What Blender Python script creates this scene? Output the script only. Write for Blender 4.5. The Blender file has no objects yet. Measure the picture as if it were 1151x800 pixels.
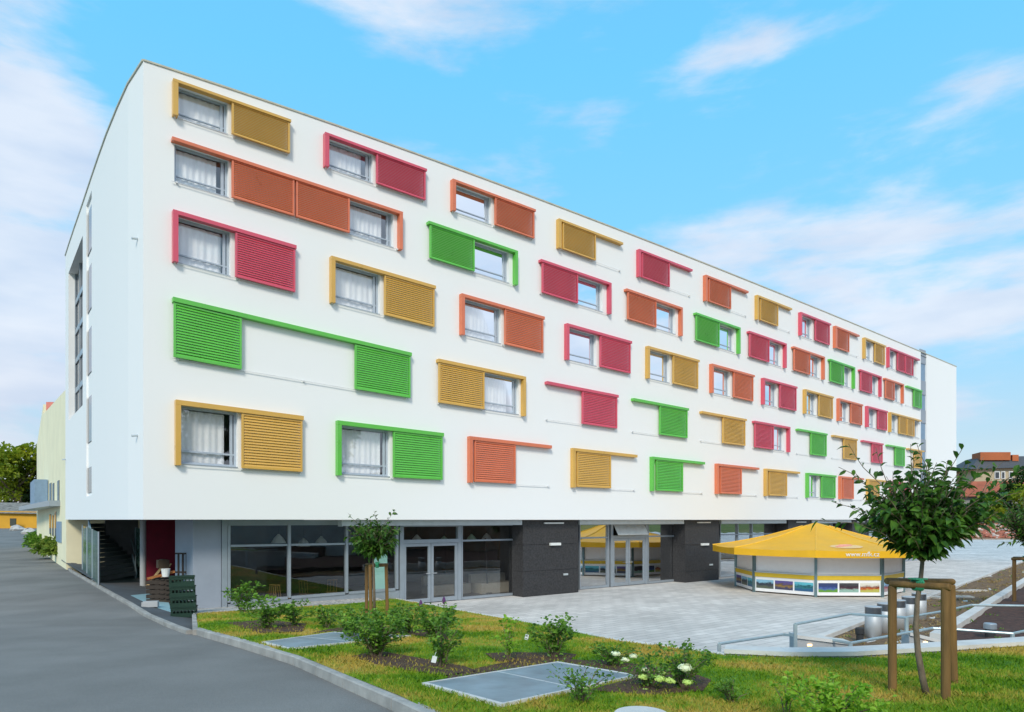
import bpy, math, random
import numpy as np
R = math.radians
rng = np.random.default_rng(7)
random.seed(7)
SC = bpy.context.scene
COL = SC.collection

# ------------------------------------------------------------------ camera
# measurements are kept in the photograph's own pixels and turned into metres
CX, HY, F, CZ = 575.5, 584.0, 760.0, 3.22
cam = bpy.data.cameras.new('camera')
camo = bpy.data.objects.new('camera', cam)
COL.objects.link(camo)
camo.location = (0, 0, CZ)
camo.rotation_euler = (R(90), 0, 0)
cam.sensor_width = 36
cam.lens = F / 1151 * 36
cam.shift_y = (HY - 400) / 1151
cam.clip_start = 0.05
cam.clip_end = 5000
SC.camera = camo


def at(px, py, Y):
    return np.array([(px - CX) / F * Y, Y, CZ + (HY - py) / F * Y])


def at_z(px, py, z):
    return at(px, py, (CZ - z) * F / (py - HY))


def lawn_z(X, Y):
    return 1.98 - 0.068 * Y + 0 * X


_ry = [-40, 0, 4, 5.9, 8.6, 12.5, 15, 17.4, 22, 40, 60, 90, 130, 400]
_rz = [1.9, 1.8, 1.66, 1.48, 1.29, 1.03, 0.86, 0.75, 0.74, 0.78, 1.15, 2.0, 2.5, 2.6]


def road_z(Y):
    return np.interp(Y, _ry, _rz)


def hit(px, py, fn):
    """first point of the pixel's ray below the surface z = fn(X, Y)"""
    Y = 2.0
    while Y < 400:
        p = at(px, py, Y)
        if p[2] <= fn(p[0], p[1]):
            return p
        Y += 0.01 + Y * 0.001
    return at(px, py, 400)


def on_lawn(px, py):
    Y = (CZ - 1.98) / ((py - HY) / F - 0.068)
    return at(px, py, Y)


def on_road(px, py):
    return hit(px, py, lambda x, y: road_z(y))


# ------------------------------------------------------------------ helpers
def wloc(o):
    v = np.zeros(3)
    while o is not None:
        v = v + np.array(o.location)
        o = o.parent
    return v


def tag(o, label=None, cat=None, group=None, kind=None):
    if label: o['label'] = label
    if cat: o['category'] = cat
    if group: o['group'] = group
    if kind: o['kind'] = kind
    return o


def empty(name, loc, label, cat, group=None):
    o = bpy.data.objects.new(name, None)
    COL.objects.link(o)
    o.location = tuple(float(c) for c in loc)
    o.empty_display_size = 0.2
    return tag(o, label, cat, group)


class MB:
    def __init__(s):
        s.v = []; s.f = []; s.m = []

    def add(s, vs, fs, mi=0):
        b = len(s.v)
        s.v += [tuple(float(c) for c in p) for p in vs]
        s.f += [tuple(b + i for i in f) for f in fs]
        s.m += [mi] * len(fs)
        return s

    def quad(s, a, b, c, d, mi=0):
        return s.add([a, b, c, d], [(0, 1, 2, 3)], mi)

    def hexa(s, bot, top, mi=0):
        """two rings of n points, closed"""
        n = len(bot)
        fs = [tuple(range(n))[::-1], tuple(range(n, 2 * n))]
        fs += [(i, (i + 1) % n, n + (i + 1) % n, n + i) for i in range(n)]
        return s.add(list(bot) + list(top), fs, mi)

    def box(s, c, size, rz=0, mi=0, tilt=None):
        hx, hy, hz = [k / 2 for k in size]
        P = np.array([(-hx, -hy, -hz), (hx, -hy, -hz), (hx, hy, -hz), (-hx, hy, -hz),
                      (-hx, -hy, hz), (hx, -hy, hz), (hx, hy, hz), (-hx, hy, hz)])
        if tilt:
            ca, sa = math.cos(tilt), math.sin(tilt)
            P = np.stack([P[:, 0] * ca + P[:, 2] * sa, P[:, 1], -P[:, 0] * sa + P[:, 2] * ca], 1)
        ca, sa = math.cos(rz), math.sin(rz)
        P = np.stack([P[:, 0] * ca - P[:, 1] * sa, P[:, 0] * sa + P[:, 1] * ca, P[:, 2]], 1) + np.array(c)
        return s.hexa(P[:4], P[4:], mi)

    def tube(s, pts, rad, n=8, mi=0, caps=True):
        pts = [np.array(p, float) for p in pts]
        if not hasattr(rad, '__len__'): rad = [rad] * len(pts)
        rings = []
        for i, p in enumerate(pts):
            t = pts[min(i + 1, len(pts) - 1)] - pts[max(i - 1, 0)]
            t = t / (np.linalg.norm(t) + 1e-9)
            a = np.array([0, 0, 1.0]) if abs(t[2]) < 0.9 else np.array([1.0, 0, 0])
            x = np.cross(t, a); x /= np.linalg.norm(x)
            y = np.cross(t, x)
            rings.append([p + rad[i] * (math.cos(2 * math.pi * k / n) * x + math.sin(2 * math.pi * k / n) * y) for k in range(n)])
        vs = [p for r in rings for p in r]
        fs = []
        for i in range(len(rings) - 1):
            for k in range(n):
                fs.append((i * n + k, i * n + (k + 1) % n, (i + 1) * n + (k + 1) % n, (i + 1) * n + k))
        if caps:
            fs.append(tuple(range(n))[::-1])
            fs.append(tuple((len(rings) - 1) * n + k for k in range(n)))
        return s.add(vs, fs, mi)

    def lathe(s, c, prof, n=24, mi=0):
        vs = [(c[0] + r * math.cos(2 * math.pi * k / n), c[1] + r * math.sin(2 * math.pi * k / n), c[2] + z) for r, z in prof for k in range(n)]
        fs = []
        for i in range(len(prof) - 1):
            for k in range(n):
                fs.append((i * n + k, i * n + (k + 1) % n, (i + 1) * n + (k + 1) % n, (i + 1) * n + k))
        fs.append(tuple(range(n))[::-1])
        fs.append(tuple((len(prof) - 1) * n + k for k in range(n)))
        return s.add(vs, fs, mi)

    def build(s, name, mats, parent=None, smooth=False, loc=None):
        off = wloc(parent) if parent is not None else (np.array(loc, float) if loc is not None else np.zeros(3))
        me = bpy.data.meshes.new(name)
        me.from_pydata([(p[0] - off[0], p[1] - off[1], p[2] - off[2]) for p in s.v], [], s.f)
        if not isinstance(mats, (list, tuple)): mats = [mats]
        for m in mats: me.materials.append(m)
        if len(mats) > 1: me.polygons.foreach_set('material_index', s.m)
        if smooth: me.polygons.foreach_set('use_smooth', [True] * len(me.polygons))
        me.update()
        o = bpy.data.objects.new(name, me)
        COL.objects.link(o)
        if parent is not None: o.parent = parent
        elif loc is not None: o.location = tuple(float(c) for c in loc)
        return o


def np_mesh(name, V, Fq, mat, parent=None, loc=None):
    off = wloc(parent) if parent is not None else (np.array(loc, float) if loc is not None else np.zeros(3))
    V = np.asarray(V, np.float32) - off.astype(np.float32)
    Fq = np.asarray(Fq, np.int32)
    me = bpy.data.meshes.new(name)
    me.vertices.add(len(V)); me.vertices.foreach_set('co', V.ravel())
    k = Fq.shape[1]
    me.loops.add(Fq.size); me.loops.foreach_set('vertex_index', Fq.ravel())
    me.polygons.add(len(Fq))
    me.polygons.foreach_set('loop_start', np.arange(0, Fq.size, k, dtype=np.int32))
    me.update(calc_edges=True)
    me.materials.append(mat)
    o = bpy.data.objects.new(name, me)
    COL.objects.link(o)
    if parent is not None: o.parent = parent
    elif loc is not None: o.location = tuple(float(c) for c in loc)
    return o


def copy_tree(o, loc=None, rz=None, parent=None, label=None):
    c = o.copy(); COL.objects.link(c)
    if parent is not None: c.parent = parent
    if loc is not None: c.location = tuple(float(k) for k in loc)
    if rz is not None: c.rotation_euler = (0, 0, rz)
    if label: c['label'] = label
    for ch in list(o.children): copy_tree(ch, parent=c)
    return c


# ------------------------------------------------------------------ materials
def lin(r, g, b):
    f = lambda c: (c / 255 / 12.92) if c / 255 <= 0.04045 else ((c / 255 + 0.055) / 1.055) ** 2.4
    return (f(r), f(g), f(b), 1)


class NT:
    def __init__(s, m):
        m.use_nodes = True
        s.t = m.node_tree; s.n = s.t.nodes; s.n.clear()

    def __call__(s, typ, ins=None, **kw):
        nd = s.n.new(typ)
        for k, v in kw.items(): setattr(nd, k, v)
        for k, v in (ins or {}).items():
            if isinstance(v, tuple) and len(v) == 2 and hasattr(v[0], 'outputs'):
                s.t.links.new(v[0].outputs[v[1]], nd.inputs[k])
            else:
                nd.inputs[k].default_value = v
        return nd

    def ramp(s, src, stops):
        r = s('ShaderNodeValToRGB', {0: src})
        e = r.color_ramp.elements
        while len(e) < len(stops): e.new(0.5)
        for i, (p, c) in enumerate(stops):
            e[i].position = p; e[i].color = c if len(c) == 4 else (*c, 1)
        return r


def c4(c): return (c[0], c[1], c[2], 1)


def M(name, col, rough=0.6, var=0.12, scale=4.0, bump=0.0, bscale=60.0, metallic=0.0, spec=0.5, stretch=(1, 1, 1), emis=None):
    m = bpy.data.materials.new(name); t = NT(m)
    tc = t('ShaderNodeTexCoord')
    mp = t('ShaderNodeMapping', {0: (tc, 'Object'), 3: stretch})
    n1 = t('ShaderNodeTexNoise', {'Vector': (mp, 0), 'Scale': scale, 'Detail': 6.0, 'Roughness': 0.6})
    a = tuple(c * (1 - var) for c in col[:3]); b = tuple(min(1, c * (1 + var)) for c in col[:3])
    rp = t.ramp((n1, 0), [(0.3, a), (0.7, b)])
    rr = t('ShaderNodeMapRange', {0: (n1, 0), 3: max(0.02, rough - 0.08), 4: min(1, rough + 0.08)})
    p = t('ShaderNodeBsdfPrincipled', {'Base Color': (rp, 0), 'Roughness': (rr, 0), 'Metallic': metallic, 'Specular IOR Level': spec})
    if bump:
        n2 = t('ShaderNodeTexNoise', {'Vector': (mp, 0), 'Scale': bscale, 'Detail': 4.0})
        bp = t('ShaderNodeBump', {'Height': (n2, 0), 'Strength': bump, 'Distance': 0.02})
        t.t.links.new(bp.outputs[0], p.inputs['Normal'])
    if emis:
        p.inputs['Emission Color'].default_value = c4(emis[:3]); p.inputs['Emission Strength'].default_value = emis[3]
    o = t('ShaderNodeOutputMaterial', {0: (p, 0)})
    return m


def M_leaf(name, dark, light, scale=9.0, trans=0.35):
    m = bpy.data.materials.new(name); t = NT(m)
    tc = t('ShaderNodeTexCoord')
    n1 = t('ShaderNodeTexNoise', {'Vector': (tc, 'Object'), 'Scale': scale, 'Detail': 3.0})
    rp = t.ramp((n1, 0), [(0.32, dark), (0.68, light)])
    p = t('ShaderNodeBsdfPrincipled', {'Base Color': (rp, 0), 'Roughness': 0.45, 'Specular IOR Level': 0.35})
    tr = t('ShaderNodeBsdfTranslucent', {0: (rp, 0)})
    mx = t('ShaderNodeMixShader', {0: trans, 1: (p, 0), 2: (tr, 0)})
    t('ShaderNodeOutputMaterial', {0: (mx, 0)})
    return m


def M_glass(name, ior=1.9, tint=(0.86, 0.92, 0.92), boost=1.0, base=0.0):
    m = bpy.data.materials.new(name); t = NT(m)
    tc = t('ShaderNodeTexCoord')
    n = t('ShaderNodeTexNoise', {'Vector': (tc, 'Object'), 'Scale': 0.9, 'Detail': 1.0})
    bp = t('ShaderNodeBump', {'Height': (n, 0), 'Strength': 0.05, 'Distance': 0.05})
    fr = t('ShaderNodeFresnel', {0: ior})
    mu = t('ShaderNodeMath', {0: (fr, 0), 1: boost, 2: base}, operation='MULTIPLY_ADD', use_clamp=True)
    tr = t('ShaderNodeBsdfTransparent', {0: c4(tint)})
    gl = t('ShaderNodeBsdfGlossy', {0: (0.95, 0.97, 1, 1), 1: 0.01, 'Normal': (bp, 0)})
    mx = t('ShaderNodeMixShader', {0: (mu, 0), 1: (tr, 0), 2: (gl, 0)})
    t('ShaderNodeOutputMaterial', {0: (mx, 0)})
    return m


def M_stucco(name, col):
    m = bpy.data.materials.new(name); t = NT(m)
    tc = t('ShaderNodeTexCoord')
    n1 = t('ShaderNodeTexNoise', {'Vector': (tc, 'Object'), 'Scale': 0.35, 'Detail': 5.0})
    mp = t('ShaderNodeMapping', {0: (tc, 'Object'), 3: (2.2, 2.2, 0.12)})
    n2 = t('ShaderNodeTexNoise', {'Vector': (mp, 0), 'Scale': 1.2, 'Detail': 5.0})
    ad = t('ShaderNodeMath', {0: (n1, 0), 1: (n2, 0)}, operation='ADD')
    rp = t.ramp((ad, 0), [(0.35, tuple(c * 0.88 for c in col)), (0.6, col)])
    rp.color_ramp.elements[0].position = 0.42
    n3 = t('ShaderNodeTexNoise', {'Vector': (tc, 'Object'), 'Scale': 90.0, 'Detail': 3.0})
    bp = t('ShaderNodeBump', {'Height': (n3, 0), 'Strength': 0.12, 'Distance': 0.01})
    p = t('ShaderNodeBsdfPrincipled', {'Base Color': (rp, 0), 'Roughness': 0.85, 'Specular IOR Level': 0.2, 'Normal': (bp, 0)})
    t('ShaderNodeOutputMaterial', {0: (p, 0)})
    return m


GOLD = (0.66, 0.38, 0.07); ORANGE = (0.70, 0.175, 0.075); RED = (0.66, 0.075, 0.125); GREEN = (0.11, 0.50, 0.055)
mats_sh = {k: M('powder coat ' + k, c, 0.30, 0.07, 1.2, spec=0.8) for k, c in dict(gold=GOLD, orange=ORANGE, red=RED, green=GREEN).items()}
m_white = M_stucco('white render', (0.86, 0.865, 0.86))
m_soffit = M('soffit board', (0.35, 0.36, 0.36), 0.8)
m_coping = M('roof coping', (0.52, 0.50, 0.40), 0.5)
m_alu = M('grey aluminium', (0.33, 0.38, 0.43), 0.35, 0.06, 3.0, metallic=0.3)
m_alul = M('light aluminium', (0.55, 0.60, 0.62), 0.35, 0.06, 3.0, metallic=0.3)
m_dark = M('dark void', (0.03, 0.032, 0.035), 0.8)
m_glass = M_glass('window glass', 1.6, (0.97, 0.98, 0.99), 1.1, 0.10)
m_glass_shop = M_glass('shop glass', 1.55, (0.80, 0.82, 0.82), 0.55, 0.065)
m_glass_green = M_glass('green balustrade glass', 1.6, (0.30, 0.60, 0.52), 1.3)
def m_frost():
    m = bpy.data.materials.new('frosted green glass'); t = NT(m)
    tc = t('ShaderNodeTexCoord')
    n = t('ShaderNodeTexNoise', {'Vector': (tc, 'Object'), 'Scale': 1.6, 'Detail': 3.0})
    rp = t.ramp((n, 0), [(.35, (.10, .20, .17)), (.65, (.26, .42, .37))])
    p = t('ShaderNodeBsdfPrincipled', {'Base Color': (rp, 0), 'Roughness': .06, 'Specular IOR Level': .9})
    tr = t('ShaderNodeBsdfTransparent', {0: (.5, .75, .68, 1)})
    mx = t('ShaderNodeMixShader', {0: .62, 1: (tr, 0), 2: (p, 0)})
    t('ShaderNodeOutputMaterial', {0: (mx, 0)})
    return m


m_glass_green = m_frost()
m_curtain = M_leaf('curtain fabric', (0.88, 0.89, 0.90), (0.93, 0.94, 0.94), 3.0, 0.08)
m_concrete = M('cast concrete', (0.42, 0.43, 0.44), 0.8, 0.1, 1.4, 0.15, 40)
m_kerb = M('kerb concrete', (0.35, 0.335, 0.31), 0.85, 0.3, 2.5, 0.3, 50)
m_coping_w = M('pale coping concrete', (0.62, 0.60, 0.57), 0.8, 0.12, 2.0, 0.2, 50)
m_black = M('charcoal cladding', (0.035, 0.034, 0.036), 0.55, 0.55, 14.0, 0.1, 80)
m_grwall = M('grey fibre cement', (0.30, 0.34, 0.40), 0.7, 0.07, 1.2, 0.05, 50)
m_red_wall = M('crimson wall', (0.22, 0.008, 0.03), 0.6)
m_steel = M('stainless steel', (0.50, 0.52, 0.54), 0.55, 0.03, 2.0, metallic=0.35, spec=0.3, stretch=(1, 1, 0.1))
m_rail = M('galvanised rail', (0.42, 0.50, 0.52), 0.4, 0.1, 6.0, metallic=0.4)
m_pole = M('round timber', (0.185, 0.10, 0.030), 0.75, 0.35, 9.0, 0.3, 40, stretch=(1, 1, 0.15))
m_bark = M('young bark', (0.16, 0.12, 0.085), 0.85, 0.35, 18.0, 0.5, 60, stretch=(1, 1, 0.4))
m_green_tie = M('green strap', (0.04, 0.30, 0.16), 0.6)
m_leaf_big = M_leaf('cherry leaf', (0.016, 0.062, 0.010), (0.115, 0.25, 0.030), 9)
m_leaf_mid = M_leaf('shrub leaf', (0.035, 0.12, 0.014), (0.25, 0.45, 0.05), 5)
m_leaf_light = M_leaf('fresh leaf', (0.17, 0.38, 0.02), (0.38, 0.60, 0.06), 9, 0.45)
m_leaf_far = M_leaf('far foliage', (0.09, 0.17, 0.012), (0.42, 0.46, 0.03), 0.45, 0.5)
m_leaf_fd = M_leaf('dark far foliage', (0.012, 0.04, 0.012), (0.045, 0.10, 0.02), 0.6, 0.3)
m_flower = M('flower head', (0.72, 0.76, 0.50), 0.8, 0.1, 30)
m_flower_g = M('green flower head', (0.50, 0.66, 0.16), 0.8, 0.1, 30)
m_purple = M('purple flower', (0.10, 0.03, 0.13), 0.8)
m_tag = M('plastic tag', (0.75, 0.78, 0.80), 0.5)
m_wood = M('raw plank', (0.50, 0.33, 0.15), 0.75, 0.25, 8, stretch=(0.3, 1, 1))
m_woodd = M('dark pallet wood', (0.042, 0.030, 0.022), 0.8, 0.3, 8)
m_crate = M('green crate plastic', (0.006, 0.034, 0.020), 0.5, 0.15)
m_board = M('blue grey board', (0.28, 0.45, 0.50), 0.75, 0.08)
m_yellow = M('yellow canvas', (0.80, 0.43, 0.012), 0.45, 0.08, 1.2, 0.45, 2.2)
m_ywhite = M('kiosk white', (0.86, 0.86, 0.88), 0.5, 0.03)
m_yband = M('kiosk yellow band', (0.68, 0.46, 0.03), 0.5, 0.05)
m_post = M('kiosk post', (0.16, 0.24, 0.26), 0.4, metallic=0.5)
m_cream = M('cream render', (0.86, 0.80, 0.56), 0.85, 0.06, 0.6)
m_ochre = M('ochre render', (0.62, 0.33, 0.03), 0.85, 0.1, 0.5)
m_oldtile = M('weathered roof tile', (0.20, 0.19, 0.17), 0.9, 0.5, 2.5)
m_redroof = M('red roof tile', (0.36, 0.10, 0.05), 0.85, 0.25, 0.6)
m_orange = M('orange render', (0.42, 0.12, 0.045), 0.85, 0.1, 0.5)
m_greyroof = M('slate roof', (0.075, 0.08, 0.09), 0.8, 0.2)
m_beige = M('beige render', (0.48, 0.40, 0.27), 0.85, 0.1)
m_greyren = M('grey render', (0.25, 0.26, 0.25), 0.85, 0.12)
m_winw = M('white window frame', (0.75, 0.77, 0.78), 0.5)
m_bluepan = M('blue panel', (0.20, 0.30, 0.42), 0.5)
m_darkglass = M('dark window pane', (0.03, 0.04, 0.05), 0.08, 0.2, spec=0.8)
m_lampw = M('white enamel', (0.78, 0.80, 0.78), 0.4)
m_lampg = M('pale green enamel', (0.45, 0.68, 0.52), 0.4)
m_chair = M('bent beech', (0.26, 0.15, 0.06), 0.5, 0.2)
m_sofa = M('beige upholstery', (0.40, 0.36, 0.30), 0.9, 0.1)
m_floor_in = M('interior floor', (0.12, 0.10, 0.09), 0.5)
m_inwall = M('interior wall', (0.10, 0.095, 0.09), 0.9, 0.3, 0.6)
m_mint = M('mint panel', (0.42, 0.75, 0.66), 0.6, 0.04)
m_rock = M('pale boulder', (0.45, 0.44, 0.42), 0.9, 0.2, 2)
m_mulch = M('bark mulch', (0.085, 0.045, 0.025), 0.95, 0.6, 30, 0.8, 70)
m_soil = M('dry bed soil', (0.17, 0.105, 0.055), 0.95, 0.55, 7, 0.6, 40)
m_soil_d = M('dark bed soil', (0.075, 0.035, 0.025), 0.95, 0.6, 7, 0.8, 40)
m_stone_lt = M('pale flat stone', (0.55, 0.50, 0.44), 0.85)


def m_ground_mix(name, a, b, c, sc, bump=0.3):
    m = bpy.data.materials.new(name); t = NT(m)
    tc = t('ShaderNodeTexCoord')
    n1 = t('ShaderNodeTexNoise', {'Vector': (tc, 'Object'), 'Scale': sc, 'Detail': 6.0, 'Roughness': 0.65})
    rp = t.ramp((n1, 0), [(0.36, a), (0.5, b), (0.62, c)])
    n2 = t('ShaderNodeTexNoise', {'Vector': (tc, 'Object'), 'Scale': 70.0, 'Detail': 4.0})
    hs = t('ShaderNodeMapRange', {0: (n2, 0), 1: 0.3, 2: 0.7, 3: 0.7, 4: 1.3})
    hv = t('ShaderNodeVectorMath', {0: (rp, 0), 1: (hs, 0)}, operation='MULTIPLY')
    bp = t('ShaderNodeBump', {'Height': (n2, 0), 'Strength': bump, 'Distance': 0.03})
    p = t('ShaderNodeBsdfPrincipled', {'Base Color': (hv, 0), 'Roughness': 0.9, 'Specular IOR Level': 0.2, 'Normal': (bp, 0)})
    t('ShaderNodeOutputMaterial', {0: (p, 0)})
    return m


G_D, G_M, G_Y = (0.060, 0.16, 0.008), (0.155, 0.27, 0.012), (0.44, 0.31, 0.06)
m_lawn = m_ground_mix('lawn turf', G_D, G_M, G_Y, 0.75)
m_field = m_ground_mix('meadow', (0.05, 0.10, 0.015), (0.10, 0.15, 0.025), (0.22, 0.19, 0.07), 0.08)
m_rubble = m_ground_mix('rubble bank', (0.20, 0.13, 0.07), (0.33, 0.17, 0.10), (0.45, 0.28, 0.20), 0.6)


def m_asphalt():
    m = bpy.data.materials.new('asphalt'); t = NT(m)
    tc = t('ShaderNodeTexCoord')
    n1 = t('ShaderNodeTexNoise', {'Vector': (tc, 'Object'), 'Scale': 0.45, 'Detail': 5.0})
    rp = t.ramp((n1, 0), [(0.35, (0.155, 0.148, 0.138)), (0.65, (0.205, 0.196, 0.184))])
    n2 = t('ShaderNodeTexVoronoi', {'Vector': (tc, 'Object'), 'Scale': 95.0})
    hs = t('ShaderNodeMapRange', {0: (n2, 0), 1: 0.0, 2: 0.6, 3: 0.72, 4: 1.2})
    # long dark stains in the wheel tracks
    mp = t('ShaderNodeMapping', {0: (tc, 'Object'), 2: (0, 0, R(32)), 3: (1.2, 0.10, 1)})
    n3 = t('ShaderNodeTexNoise', {'Vector': (mp, 0), 'Scale': 1.0, 'Detail': 4.0})
    st = t('ShaderNodeMapRange', {0: (n3, 0), 1: 0.35, 2: 0.6, 3: 0.95, 4: 1.02})
    k = t('ShaderNodeMath', {0: (hs, 0), 1: (st, 0)}, operation='MULTIPLY')
    hv = t('ShaderNodeVectorMath', {0: (rp, 0), 1: (k, 0)}, operation='MULTIPLY')
    bp = t('ShaderNodeBump', {'Height': (n2, 0), 'Strength': 0.25, 'Distance': 0.01})
    p = t('ShaderNodeBsdfPrincipled', {'Base Color': (hv, 0), 'Roughness': 0.85, 'Specular IOR Level': 0.25, 'Normal': (bp, 0)})
    t('ShaderNodeOutputMaterial', {0: (p, 0)})
    return m


def m_paving():
    m = bpy.data.materials.new('plaza pavers'); t = NT(m)
    tc = t('ShaderNodeTexCoord')
    mp = t('ShaderNodeMapping', {0: (tc, 'Object'), 2: (0, 0, -math.atan2(0.611, 0.7916))})
    br = t('ShaderNodeTexBrick', {'Vector': (mp, 0), 'Color1': (0.57, 0.545, 0.515, 1), 'Color2': (0.70, 0.67, 0.635, 1), 'Mortar': (0.33, 0.315, 0.30, 1),
                                  'Scale': 1.0, 'Mortar Size': 0.011, 'Brick Width': 0.6, 'Row Height': 0.3, 'Bias': 0.0})
    n1 = t('ShaderNodeTexNoise', {'Vector': (tc, 'Object'), 'Scale': 0.35, 'Detail': 6.0})
    hs = t('ShaderNodeMapRange', {0: (n1, 0), 1: 0.3, 2: 0.7, 3: 0.80, 4: 1.12})
    hv = t('ShaderNodeVectorMath', {0: (br, 0), 1: (hs, 0)}, operation='MULTIPLY')
    p = t('ShaderNodeBsdfPrincipled', {'Base Color': (hv, 0), 'Roughness': 0.7, 'Specular IOR Level': 0.3})
    t('ShaderNodeOutputMaterial', {0: (p, 0)})
    return m


def m_gravel():
    m = bpy.data.materials.new('river gravel'); t = NT(m)
    tc = t('ShaderNodeTexCoord')
    v = t('ShaderNodeTexVoronoi', {'Vector': (tc, 'Object'), 'Scale': 14.0})
    rp = t.ramp((v, 1), [(0.2, (0.25, 0.24, 0.22)), (0.8, (0.62, 0.60, 0.56))])
    bp = t('ShaderNodeBump', {'Height': (v, 0), 'Strength': 0.8, 'Distance': 0.04}, invert=True)
    p = t('ShaderNodeBsdfPrincipled', {'Base Color': (rp, 0), 'Roughness': 0.85, 'Normal': (bp, 0)})
    t('ShaderNodeOutputMaterial', {0: (p, 0)})
    return m


m_asph = m_asphalt(); m_pave = m_paving(); m_grav = m_gravel()

# ------------------------------------------------------------------ facade frame
H = 13.0
Y0 = H * F / 515.0
P0 = np.array([(161 - CX) / F * Y0, Y0])
D = np.array([1.295, 1.0]); D /= np.linalg.norm(D)
N = np.array([D[1], -D[0]])           # outward, towards the viewer
SOF = CZ + 0.004


def fdepth(px, off=0.0):
    dx = (px - CX) / F
    return (off + N @ P0) / (N[0] * dx + N[1])


def fu(px, off=0.0):
    Y = fdepth(px, off)
    return D @ (np.array([(px - CX) / F * Y, Y]) - P0)


def fz(px, py, off=0.0):
    return CZ + (HY - py) / F * fdepth(px, off)


def U(u, off, z):
    q = P0 + D * u + N * off
    return (q[0], q[1], z)


def fq(x0, x1, ytl, ytr, ybr, ybl, off=0.0):
    """facade quad (u, z) x4 from photo pixels: tl, tr, br, bl"""
    u0, u1 = fu(x0, off), fu(x1, off)
    return [(u0, fz(x0, ytl, off)), (u1, fz(x1, ytr, off)), (u1, fz(x1, ybr, off)), (u0, fz(x0, ybl, off))]


def prism(mb, q, o0, o1, mi=0):
    mb.hexa([U(u, o1, z) for u, z in q][::-1], [U(u, o0, z) for u, z in q][::-1], mi)


_rp = np.array([(162, 515), (202.5, 503), (340, 458), (480, 406.5), (655, 340), (700, 323), (900, 247), (1033, 190), (1075, 171)], float)
_rc = np.polyfit(_rp[:, 0], _rp[:, 1], 3)


def hroof(px): return np.polyval(_rc, px)


_tops = [(.974, .955, .945), (.845, .806, .772), (.685, .629, .594), (.492, .431, .411), (.266, .232, .214)]
_bots = [(.895, .862, .836), (.750, .702, .663), (.571, .513, .484), (.357, .312, .300), (.121, .104, .102)]
_fx = (193, 637, 965)
_tc = [np.polyfit(_fx, t, 2) for t in _tops]
_bc = [np.polyfit(_fx, t, 2) for t in _bots]


def ytop(r, px): return HY - np.polyval(_tc[r], px) * hroof(px)
def ybot(r, px): return HY - np.polyval(_bc[r], px) * hroof(px)
def yat(r, px, k): return ytop(r, px) * (1 - k) + ybot(r, px) * k


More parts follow.
